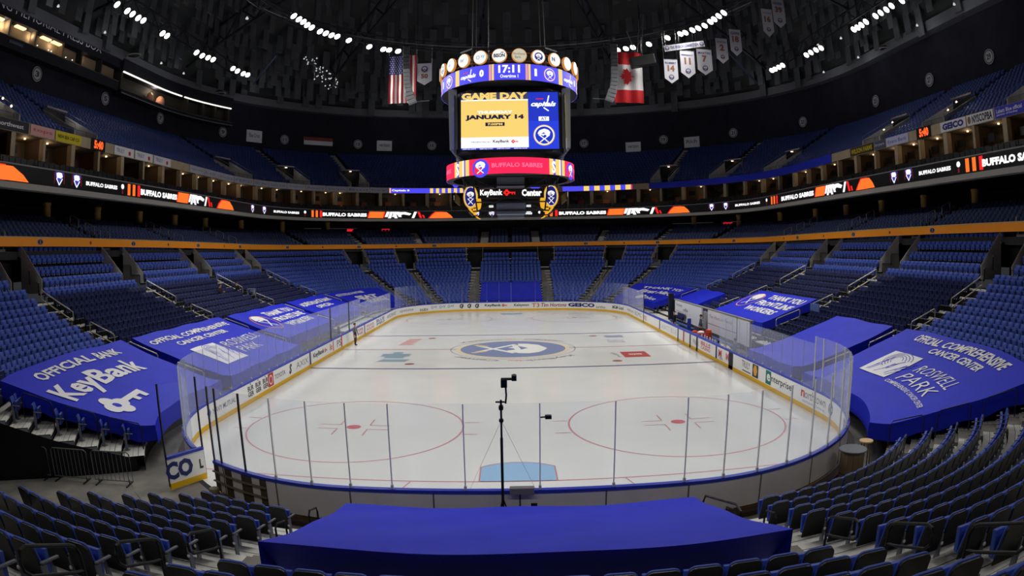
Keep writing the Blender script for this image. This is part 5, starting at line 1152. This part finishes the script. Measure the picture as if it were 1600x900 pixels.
for s in (-66, -72, -78, 78, 72, 66, 50, -50):      # added fill lights without fixtures near the ring beam, brightening the upper deck
    l = bpy.data.lights.new('house_or_fill_glow', 'POINT'); l.energy = 60; l.shadow_soft_size = .3; o = bpy.data.objects.new('house_or_fill_glow', l); COL.objects.link(o); o.location = at(s, 26.5, 30.6)
# cluster of small sparkling spot lamps hanging over the left stand
cl = thing('spotlight_cluster', 'hanging cluster of tiny sparkling lamps before the dark panels', 'lamp cluster'); rr = random.Random(5)
A_, B_ = Vector((-20.0, 44, 27.0)), Vector((-17.3, 44, 24.1)); m = MB(); m.obox(A_, B_, .12, .12, STEEL); m.tube([A_, A_+Vector((0, 0, 9))], .03, STEEL, 5); m.tube([B_, B_+Vector((0, 0, 12))], .03, STEEL, 5); m.build('bar', cl)
for i in range(46):
    f_ = rr.random(); c = A_+(B_-A_)*f_+Vector((rr.gauss(0, .45), rr.gauss(0, .5), rr.gauss(0, .45))); m = MB(); r = .05+.05*rr.random(); m.lathe([(.01, -r), (r, 0), (.01, r)], em(210, 214, 210, .8), 6, tuple(c)); m.obox(c, A_+(B_-A_)*f_, .02, .02, STEEL); m.build('lamp', cl)
# ================================================================ FLAGS, BANNERS, SPEAKERS
FR = mat((168, 48, 56), .8); FW = mat((244, 238, 234), .8); FB = mat((60, 62, 124), .8); CR = mat((186, 26, 32), .8); CWH = mat((206, 204, 204), .8)
def cloth(name, label, o, W, H, paint_, cols, rows):
    t = thing(name, label, 'flag', o); m = MB(); mats = {}
    g = lambda i, j: (W*i/cols, .06*math.sin(i*.9)+.04*math.sin(j*.35), -H*j/rows)
    for i in range(cols):
        for j in range(rows): m.add([g(i, j), g(i+1, j), g(i+1, j+1), g(i, j+1)], [(3, 2, 1, 0)], paint_(i, j))
    m.build('cloth', t); m = MB(); m.tube([(-.1, .05, .03), (W+.1, .05, .03)], .04, STEEL, 6); m.tube([(0, .05, .03), (0, .05, 9)], .02, STEEL, 4); m.tube([(W, .05, .03), (W, .05, 9)], .02, STEEL, 4); m.build('hanging_pole', t)
    return t
us = cloth('flag', 'red and white striped flag with starred blue corner hung upright', (-11.75, 44, 26.8), 2.75, 4.95, lambda i, j: FB if (i < 14 and j < 16) else (FR if (i//2) % 2 == 0 else FW), 26, 40)
a = Art()
for r_ in range(9):
    for c_ in range(6 if r_ % 2 == 0 else 5): a.disc(.14+c_*.24+(.12 if r_ % 2 else 0), -.16-r_*.21, .05, FW, 0, 5)
a.build('star_field', map_flat((0, -.11, 0), (1, 0, 0), (0, 0, 1)), us, .004, .02)
ca = cloth('flag', 'red and white maple leaf flag hung upright beside a speaker', (10.3, 44, 26.9), 2.95, 5.3, lambda i, j: CR if (j < 9 or j >= 27) else CWH, 16, 36)
LF = [(0, 1), (.12, .72), (.3, .8), (.25, .42), (.48, .62), (.55, .5), (.85, .55), (.76, .28), (.95, .18), (.5, -.12), (.56, -.3), (.08, -.22), (.1, -.6), (-.1, -.6), (-.08, -.22)]
LF = LF+[(-x, y) for x, y in LF[11::-1] if (x, y) != (0, 1)][1:] if False else [(0, 1), (.12, .72), (.3, .8), (.25, .42), (.48, .62), (.55, .5), (.85, .55), (.76, .28), (.95, .18), (.5, -.12), (.56, -.3), (.06, -.24), (.06, -.6), (-.06, -.6), (-.06, -.24), (-.56, -.3), (-.5, -.12), (-.95, .18), (-.76, .28), (-.85, .55), (-.55, .5), (-.48, .62), (-.25, .42), (-.3, .8), (-.12, .72)]
a = Art(); a.poly([(1.5-.95*y, -2.62+.95*x) for x, y in LF], CR, 0); a.build('maple_leaf', map_flat((0, -.11, 0), (1, 0, 0), (0, 0, 1)), ca, .004, .02)
BW_ = mat((206, 206, 214), .8); BN = mat((50, 54, 120), .8); BO = mat((150, 100, 70), .8)
def banner(label, u0, u1, v0, v1, yy, num, name_, crest=True):
    d0 = (CAM.x, CAM.y, CAM.z)
    def py(u, v):
        a_, b_ = u-800, 450-v; r = math.hypot(a_, b_); th = 2*math.asin(r/(2*FPX)); d = FWD*math.cos(th)+(RIGHT*a_+UP*b_)*(math.sin(th)/max(r, 1e-6)); return CAM+d*((yy-CAM.y)/d.y)
    p, q, b = py(u0, v0), py(u1, v0), py((u0+u1)/2, v1); W = max(1.25, (q-p).length); H = (p.z+q.z)/2-b.z; t = thing('pennant_banner', label, 'banner', ((p.x+q.x)/2, yy, (p.z+q.z)/2))
    P = [(-W/2, 0), (-W/2, -H*.8), (0, -H), (W/2, -H*.8), (W/2, 0)]; m = MB(); m.slab(P, .04, BW_); m.build('cloth', t); m = MB(); m.tube([(-W/2, .02, .02), (W/2, .02, .02)], .035, STEEL, 6)
    for x in (-W/2, W/2): m.tube([(x, .02, .02), (x, .02, 6)], .015, STEEL, 4)
    m.build('hanging_pole', t); a = Art()
    if num: a.text(num, -W*.3, -H*.5, W*.3, -H*.24, BO, 0, .05, 0, True)
    if name_: a.text(name_, -W*.4, -H*.2, W*.4, -H*.1, BN, 0, .02, 0, True)
    if crest: a.crest(0, -H*.74, W*.2, BN, BO, BW_, 0)
    a.build('lettering', map_flat((0, 0, 0), (1, 0, 0), (0, 0, 1)), t, .004, .01); return t
t = banner('cream pennant with navy crest beside the scoreboard', 652, 675, 99, 133, 44, None, None, False); a = Art(); a.crest(0, -.62, .36, BN, BO, BW_, 0); a.text('50', -.35, -1.6, .35, -1.1, BO, 0, .05); a.build('crest_print', map_flat((0, 0, 0), (1, 0, 0), (0, 0, 1)), t, .004, .01)
for lab, u0, u1, v0, v1, num, nm_ in (('white retired number pennant with fourteen under the header', 1037, 1058, 93, 130, '14', 'ROBERT'), ('white retired number pennant with eleven under the header', 1062, 1084, 80, 122, '11', 'PERREAULT'), ('white retired number pennant with seven under the header', 1088, 1111, 77, 117, '7', 'MARTIN'), ('white pennant just right of the header banner', 1119, 1134, 60, 99, '2', 'HORTON'), ('white pennant, second right of the header banner', 1139, 1156, 46, 87, '18', 'GARE'), ('white pennant near the top, lower of the pair', 1190, 1204, 14, 57, '16', 'LAFONTAINE'), ('white pennant near the top, higher of the pair', 1205, 1223, -1, 43, '39', 'HASEK')):
    banner(lab, u0, u1, v0, v1, 42, num, nm_)
t = thing('header_banner', 'long narrow banner with dark lettering above three number pennants', 'banner', (17.3, 42.2, 27.3)); m = MB(); mx = Matrix.Rotation(-.2, 4, 'Y'); m.box((0, 0, 0), (4.3, .05, .62), BW_, mx); m.build('cloth', t)
a = Art(); a.text('THE FRENCH CONNECTION', -1.5, -.16, 1.5, .16, BN, 0, .02); a.crest(-1.85, 0, .24, BN, BO, BW_, 0); a.crest(1.85, 0, .24, BN, BO, BW_, 0); a.build('lettering', map_flat((0, -.03, 0), (math.cos(.2), 0, math.sin(.2)), (-math.sin(.2), 0, math.cos(.2))), t, .004, .01)
m = MB()
for x in (-2, 2): m.tube([(x, 0, x*.2+.3), (x, 0, 8)], .02, STEEL, 4)
m.build('hanger', t)
def line_array(label, x, sg):
    t = thing('line_array_speaker', label, 'speaker', (x, 43, 0)); px_, pz, an = 0, 27.2, 0
    for i in range(15):
        m = MB(); mx = Matrix.Translation((px_, 0, pz)) @ Matrix.Rotation(-sg*an, 4, 'Y'); m.box((0, 0, 0), (.62+.2*(i > 11), .55, .36), mat((140, 144, 146), .5) if i > 5 else mat((78, 80, 84), .5), mx); m.build('cabinet', t, bevel=.03)
        an += .008+.004*i*(i > 7); pz -= .40*math.cos(an); px_ += sg*.40*math.sin(an)
    m = MB(); m.obox((px_, 0, pz+.35), (px_+sg*1.5, 0, pz+.4), .07, .07, SILVER); m.obox((-.3, 0, 27.45), (.3, 0, 27.45), .1, .3, STEEL); m.tube([(0, 0, 27.5), (0, 0, 36)], .025, STEEL, 4); m.build('frame', t)
line_array('curved grey line array speaker hanging in front of the striped flag', -9.85, 1); line_array('curved grey line array speaker hanging beside the maple leaf flag', 10.3, -1)
t = thing('lattice_mast', 'pale lattice mast rising behind the maple leaf flag', 'lattice', (13.2, 45.5, 27.4)); m = MB()
for k in range(6): m.obox((.07*k, 0, .75*k), (.07*(k+1)+(.3 if k % 2 else 0), 0, .75*(k+1)), .07, .07, SILVER)
for dx in (0, .4): m.obox((dx, 0, 0), (dx+.5, 0, 4.4), .06, .06, SILVER)
m.obox((-.2, 0, 0), (-1.0, 0, 2.4), .09, .09, SILVER); m.build('lattice', t)
t = thing('projector_housing', 'dark box housing in front of the maple leaf flag', 'housing', (13.0, 42.6, 25.55)); m = MB(); mx = Matrix.Rotation(-.22, 4, 'Y'); m.box((0, 0, 0), (2.4, 1.0, 1.0), mat((30, 31, 32), .6), mx); m.build('case', t, bevel=.05); m = MB(); m.tube([(0, 0, .4), (0, 0, 6)], .04, STEEL, 5); m.build('hanger', t)
# ================================================================ THINGS ROUND THE RINK
ct = thing('camera_stand', 'tall black camera stand with a robotic camera above the near glass', 'camera stand', (-.43, -.42, 0))
m = MB(); m.tube([(0, 0, .1), (0, 0, 2.6)], .035, BLACK, 8); m.tube([(0, 0, 2.6), (0, 0, 3.55)], .026, BLACK, 8); m.lathe([(.05, 0), (.06, .03), (.05, .08)], BLACK, 10, (0, 0, 3.0)); m.lathe([(.05, 0), (.06, .05), (.05, .12)], BLACK, 10, (0, 0, 3.3)); m.build('pole', ct)
for q in (0, 2.2, 4.1):
    m = MB(); m.tube([(0, 0, 1.0), (.34*math.cos(q), .2*math.sin(q)-.1, .02)], .018, BLACK, 6); m.build('leg', ct)
m = MB(); m.box((-.02, 0, 3.5), (.22, .06, .03), BLACK); m.tube([(.11, 0, 3.46), (.13, 0, 3.66), (.12, 0, 3.85)], .025, BLACK, 6); m.build('bracket', ct)
ch_ = MB(); ch_.box((.08, 0, 3.96), (.15, .16, .20), BLACK); ch_.box((.14, 0, 4.06), (.26, .1, .05), BLACK); ch_.box((.32, .04, 4.08), (.12, .2, .13), BLACK); ch_.lathe([(.05, 0), (.06, .1)], BLACK, 12, (0, 0, 0), Matrix.Translation((.32, .14, 4.08)) @ Matrix.Rotation(-PI/2, 4, 'X')); ch_.build('camera_head', ct, bevel=.01)
m = MB(); m.tube([(-.02, 0, 3.0), (-1.2, 1.5, .02)], .005, SILVER, 4); m.tube([(.02, 0, 3.0), (1.15, 1.5, .02)], .005, SILVER, 4); m.build('guy_wire', ct)
t = thing('remote_camera', 'small black box camera on the glass right of the stand', 'camera', (.72, -.02, 3.0)); m = MB(); m.box((0, 0, 0), (.16, .14, .09), BLACK); m.lathe([(.03, 0), (.035, .06)], BLACK, 10, (0, 0, 0), Matrix.Translation((0, .07, 0)) @ Matrix.Rotation(-PI/2, 4, 'X')); m.build('body', t, bevel=.008); m = MB(); m.obox((-.08, 0, 0), (-.22, -.03, 0), .03, .03, BLACK); m.build('arm', t)
t = thing('timing_box', 'grey electrical box mounted on the near cap rail', 'box', (.05, -.2, 1.02)); m = MB(); m.box((0, 0, .1), (.62, .2, .18), mat((120, 116, 116), .5)); m.build('case', t, bevel=.02); m = MB(); m.tube([(-.05, -.05, .02), (-.05, -.08, -.8)], .01, NEARBLK, 5); m.box((.3, -.06, -.28), (.16, .06, .06), BLACK); m.build('cable', t)
t = thing('round_table', 'grey round table on a slatted barrel by the corner boards', 'table', (10.32, 1.25, -.06)); m = MB(); m.lathe([(.47, 0), (.48, .02), (.48, .04), (.46, .05)], mat((96, 100, 108), .5), 28, (0, 0, 1.02)); m.build('table_top', t)
m = MB(); n = 14
for k in range(n): q = 2*PI*k/n; m.box((0, 0, 0), (.17, .03, .95), mat((120, 104, 78), .7), Matrix.Translation((.38*math.cos(q), .38*math.sin(q), .52)) @ Matrix.Rotation(q+PI/2, 4, 'Z'))
m.build('slat_drum', t); m = MB(); m.tube([(.39*math.cos(2*PI*k/20), .39*math.sin(2*PI*k/20), .3) for k in range(20)], .02, BLACK, 5, True); m.build('hoop', t)
t = thing('wooden_stool', 'pale topped stool half hidden behind the round table', 'stool', (11.15, 1.75, -.06)); m = MB(); m.lathe([(.24, 0), (.25, .03), (.24, .05)], mat((214, 176, 120), .5), 20, (0, 0, 1.05)); m.build('seat', t)
for q in (.5, 2.1, 3.7, 5.2): m = MB(); m.tube([(.16*math.cos(q), .16*math.sin(q), 1.05), (.24*math.cos(q), .24*math.sin(q), 0)], .02, mat((110, 90, 60), .6), 6); m.build('leg', t)
bars_ = [((-17.3, .15), (-15.8, .5)), ((-15.6, .55), (-14.1, .85)), ((-13.9, .9), (-12.4, 1.2))]; BST = mat((104, 106, 112), .45, .2)
for i, (p, q) in enumerate(bars_):
    t = thing('crowd_barrier', 'black barred crowd barrier in the tunnel mouth, %s from the gate' % ordw(2-i), 'barrier'); P, Q = Vector(p+(-.06,)), Vector(q+(-.06,)); U_ = Vector((0, 0, 1)); m = MB()
    m.tube([P+U_*.12, P+U_*1.05, P+(Q-P)*.06+U_*1.12, Q-(Q-P)*.06+U_*1.12, Q+U_*1.05, Q+U_*.12], .022, BST, 6, True); m.build('frame', t)
    for k in range(1, 9): m = MB(); r_ = P+(Q-P)*k/9; m.tube([r_+U_*.12, r_+U_*1.12], .012, BST, 5); m.build('bar', t)
    for r_ in (P+(Q-P)*.1, Q-(Q-P)*.1): m = MB(); nn = (Q-P).normalized().cross(U_); m.obox(r_-nn*.3+U_*.02, r_+nn*.3+U_*.02, .05, .04, STEEL); m.tube([r_, r_+U_*.15], .02, STEEL, 5); m.build('foot', t)
t = thing('small_cooler', 'small tan drum standing by the open gate post', 'drum', (-8.95, .75, -.06)); m = MB(); m.lathe([(.15, 0), (.17, .1), (.17, .4), (.15, .46), (.05, .5)], mat((130, 118, 84), .6), 16); m.build('body', t)
# team bench wall, benches and kit
bw = thing('bench_wall', 'white wall with faded lettering behind the team bench', 'bench wall'); BWM = mat((246, 248, 248), .5)
m = MB(); m.obox((15.6, 34.3, 1.55), (15.6, 42.8, 1.55), .12, 1.7, BWM); m.build('far_panel', bw); m = MB(); m.obox((15.6, 23.4, 1.55), (15.6, 32.6, 1.55), .12, 1.7, BWM); m.build('near_panel', bw)
m = MB(); m.obox((15.75, 32.6, 1.4), (15.75, 34.3, 1.4), .1, 1.4, mat((160, 160, 160), .6)); m.build('doorway_panel', bw); m = MB(); m.obox((15.6, 23.2, 2.45), (15.6, 43.0, 2.45), .2, .1, mat((150, 148, 140), .5)); m.build('top_rail', bw)
for y in (23.4, 25.9, 43.0): m = MB(); m.obox((15.55, y, .2), (15.55, y, 2.5), .1, .1, SILVER if y < 40 else STEEL); m.build('post', bw)
a = Art(); LG = mat((150, 140, 146), .5); a.text('Northwest', .5, 1.9, 2.6, 2.2, mat((120, 124, 150), .5), 0, .0); a.text('coffee', 2.9, 1.6, 4.4, 1.9, INK, 0, .0, .2); a.text('Tim Hortons Family', 10.6, 1.7, 15.9, 2.05, LG, 0, .0, .2); a.rect(10.2, 1.3, 16.8, 1.34, mat((150, 90, 90), .5), 0); a.text('GEICO bank', .5, 1.1, 4, 1.5, LG, 0, 0)
a.build('lettering', map_flat((15.54, 42.8, 0), (0, -1, 0), (0, 0, 1)), bw, .004, .006)
for i, (y0, y1) in enumerate(((24.2, 31.8), (34.6, 42.0))):
    t = thing('players_bench', 'long blue players bench, %s before the white wall' % ('nearer one' if i == 0 else 'farther one'), 'bench'); m = MB(); m.obox((14.9, y0, .62), (14.9, y1, .62), .4, .06, mat((60, 84, 150), .5)); m.build('seat', t)
    for y in (y0+.3, (y0+y1)/2, y1-.3): m = MB(); m.obox((14.9, y, .1), (14.9, y, .6), .3, .06, STEEL); m.build('leg', t)
m = MB(); m.box((14.35, 33.4, .07), (2.3, 20.6, .14), mat((70, 86, 132), .7)); m.build('floor_bench', kind='structure')
m = MB(); m.obox((13.35, 23.5, .95), (13.35, 43.2, .95), .28, .05, mat((56, 84, 160), .5)); t = thing('bench_shelf', 'blue shelf along the boards in front of the team bench', 'shelf'); m.build('shelf_top', t)
t = thing('bench_divider', 'upright blue padded divider between the two bench halves', 'divider', (13.9, 32.4, .14)); m = MB(); m.box((0, 0, .8), (.3, .14, 1.6), mat((40, 62, 160), .5)); m.build('pad', t, bevel=.04)
t = thing('end_post', 'tall dark post at the far end of the bench wall', 'post', (15.3, 43.4, .0)); m = MB(); m.box((0, 0, 1.5), (.5, .4, 3.0), mat((26, 28, 48), .5)); m.build('post_body', t, bevel=.03)
OR_ = mat((216, 70, 36), .5)
for i, (x, y, z, s) in enumerate(((14.3, 30.4, .4, .42), (14.0, 29.6, .45, .48), (14.5, 29.2, .62, .4), (13.9, 30.9, .35, .36))):
    t = thing('drink_cooler', 'orange drink cooler on the team bench, %s of the cluster' % ordw(i), 'cooler', (x, y, .14)); m = MB(); m.lathe([(s*.55, 0), (s*.62, .1), (s*.62, z+.3), (s*.5, z+.36)], OR_, 16); m.build('body', t); m = MB(); m.lathe([(s*.56, 0), (s*.56, .08), (s*.2, .13)], WHITE if i == 1 else OR_, 16, (0, 0, z+.36)); m.build('lid', t)
for i, (y, h) in enumerate(((26.6, .3), (26.1, .26), (25.4, .28), (24.9, .24), (24.3, .26), (27.3, .25))):
    t = thing('water_bottle', 'white water bottle on the bench shelf, %s from the cooler cluster' % ordw(i), 'bottle', (13.35, y, .975)); m = MB(); m.lathe([(.045, 0), (.05, .02), (.05, h*.7), (.025, h*.82)], WHITE, 10); m.build('body', t); m = MB(); m.lathe([(.025, 0), (.02, h*.18)], INKR, 8, (0, 0, h*.82)); m.build('cap', t)
for i, (y, w) in enumerate(((23.9, .6), (24.9, .5))):
    t = thing('kit_bag', 'pale kit bundle at the near end of the bench, %s' % ('larger' if i == 0 else 'smaller'), 'bag', (14.0, y, .98-.84+.14)); m = MB(); m.lathe([(.1, 0), (w*.55, .08), (w*.6, .3), (w*.4, .46), (.08, .5)], mat((206, 190, 170), .7), 14); m.build('body', t, smooth=True)
t = thing('standing_screen', 'small pale blue screen standing above the plain cover', 'screen', (20.6, 23.6, zf(7.6)+.4)); m = MB(); m.box((0, 0, .5), (.08, 1.3, .8), mat((90, 120, 180), .5)); m.build('panel', t); m = MB(); m.obox((0, 0, -.4), (0, 0, .1), .06, .06, STEEL); m.build('stand', t)
t = thing('storage_tote', 'grey storage tote on the navy seats beside the seated pair', 'tote', (-23.95, 38.7, row_z(10)+.42)); m = MB(); P = [(-.3, 0), (.3, 0), (.36, .5), (-.36, .5)]; m.slab(P, .5, mat((140, 150, 164), .5), Matrix.Translation((0, -.25, 0))); m.build('tub', t); m = MB(); m.box((0, 0, .52), (.78, .56, .05), mat((120, 130, 146), .5)); m.build('lid', t)
# ================================================================ PEOPLE
SKIN = mat((206, 160, 132), .55); HAIR = mat((40, 30, 24), .7)
def person(label, loc, rz, pose, top, legs, hair=HAIR, arms='down', scale=1.0):
    P = {}; E = []
    sit = pose == 'sit'; zp = .52 if sit else .95
    def J(n, x, y, z, r, par=None): P[n] = (len(P), x, y, z, r); E.append((par, n)) if par else None
    J('pel', 0, 0, zp, .135); J('sp', 0, .0, zp+.22, .125, 'pel'); J('ch', 0, -.01, zp+.42, .145, 'sp'); J('nk', 0, .0, zp+.56, .06, 'ch'); J('hb', 0, .02, zp+.64, .078, 'nk'); J('hm', 0, .03, zp+.72, .092, 'hb'); J('ht', 0, .015, zp+.80, .07, 'hm'); J('ns', 0, .125, zp+.70, .014, 'hm')
    for s, q in ((-1, 'L'), (1, 'R')):
        J('sh'+q, s*.19, -.01, zp+.47, .062, 'ch')
        el, wr = ((s*.25, .02, zp+.19), (s*.25, .09, zp-.05)) if arms == 'down' else ((s*.25, .10, zp+.22), (s*.15, .30, zp+.16))
        J('el'+q, *el, .045, 'sh'+q); J('wr'+q, *wr, .030, 'el'+q); d = Vector(wr)-Vector(el); d.normalize()
        pm_ = Vector(wr)+d*.08; J('pm'+q, *pm_, .030, 'wr'+q)
        for k in range(4): f = pm_+d*(.07+.012*(1-abs(k-1.4)))+Vector((0, .018*(k-1.5), 0)) if arms == 'down' else pm_+d*.07+Vector((.018*(k-1.5), 0, -.01)); J('f%d' % k+q, *f, .009, 'pm'+q)
        th = Vector(wr)+d*.06+Vector((-s*.01, .045, 0)); J('th'+q, *th, .01, 'wr'+q)
        J('hp'+q, s*.09, 0, zp-.05, .10, 'pel')
        if sit: J('kn'+q, s*.12, .42, zp+.0, .066, 'hp'+q); J('an'+q, s*.12, .44, .09, .042, 'kn'+q); J('to'+q, s*.13, .62, .045, .038, 'an'+q)
        else: J('kn'+q, s*.11, .02+.03*s, .5, .066, 'hp'+q); J('an'+q, s*.11, -.02+.05*s, .09, .042, 'kn'+q); J('to'+q, s*.13, .15+.05*s, .045, .038, 'an'+q)
    me = bpy.data.meshes.new('body'); me.from_pydata([v[1:4] for v in P.values()], [(P[a][0], P[b][0]) for a, b in E], []); o = bpy.data.objects.new('body', me); COL.objects.link(o)
    o.modifiers.new('skin', 'SKIN').use_smooth_shade = True; sd = o.modifiers.new('sub', 'SUBSURF'); sd.levels = 1; sd.render_levels = 1
    for n, v in P.items(): sv = me.skin_vertices[0].data[v[0]]; sv.radius = (v[4], v[4]*(.8 if n in ('sp', 'ch', 'pel') else 1)); sv.use_root = (n == 'pel')
    dg = bpy.context.evaluated_depsgraph_get(); dg.update(); m2 = bpy.data.meshes.new_from_object(o.evaluated_get(dg)); bpy.data.objects.remove(o)
    for mm in (SKIN, top, legs, BLACK): m2.materials.append(mm)
    names = list(P); pts = np.array([P[n][1:4] for n in names]); idx = []
    for p in m2.polygons:
        n = names[int(np.argmin(((pts-np.array(p.center))**2).sum(1)))]
        idx.append(0 if n in ('nk', 'hb', 'hm', 'ht', 'ns') or n[:2] in ('pm', 'th', 'f0', 'f1', 'f2', 'f3') else 1 if n[:2] in ('sp', 'ch', 'sh', 'el', 'wr') else 3 if n[:2] in ('to',) else 2)
    m2.polygons.foreach_set('material_index', idx); m2.name = 'body'
    t = thing('person', label, 'person', loc, rz); t.scale = (scale,)*3; b = bpy.data.objects.new('body', m2); COL.objects.link(b); b.parent = t
    m = MB(); n = 12; rows = []
    for k in range(6):
        a = k/5*PI*.56; rows.append([(.106*math.sin(a)*math.cos(2*PI*i/n), .008+.112*math.sin(a)*math.sin(2*PI*i/n)-.02*(k > 3), zp+.745+.10*math.cos(a)-(.03 if (k == 5 and math.sin(2*PI*i/n) < .2) else 0)) for i in range(n)])
    m.strips(rows, hair, True); m.build('hair', t, smooth=True)
    return t
GREYT = mat((120, 122, 126), .7); DARKT = mat((30, 32, 40), .7); BLK2 = mat((18, 18, 22), .7); JEAN = mat((44, 48, 66), .7); BRN = mat((70, 50, 40), .7)
person('person in grey jacket and dark trousers standing on the ice by the boards', (-12.35, 32.55, .005), -PI/2-.4, 'stand', GREYT, JEAN)
person('person in dark clothes standing behind the penalty box glass', (-14.0, 33.6, -.05), -PI/2, 'stand', DARKT, DARKT, scale=1.0)
zz = zf(11.3)
person('person in dark top seated on the navy seats, nearer of a pair', (-24.45, 33.1, row_z(11)), -PI/2, 'sit', BRN, BLK2, arms='fwd')
person('person in black seated on the navy seats near the grey tote', (-24.45, 36.5, row_z(11)), -PI/2, 'sit', BLK2, BLK2, arms='fwd')
person('person dressed in black standing inside the team bench', (13.9, 36.9, .14), PI/2+.3, 'stand', BLK2, BLK2)
person('person in grey standing in the doorway of the white bench wall', (15.2, 33.4, .14), PI/2, 'stand', mat((92, 98, 112), .7), JEAN)
person('person in dark clothes standing behind the boards at the dark bench gate', (13.5, 20.9, -.05), PI/2, 'stand', mat((60, 62, 74), .7), BLK2)
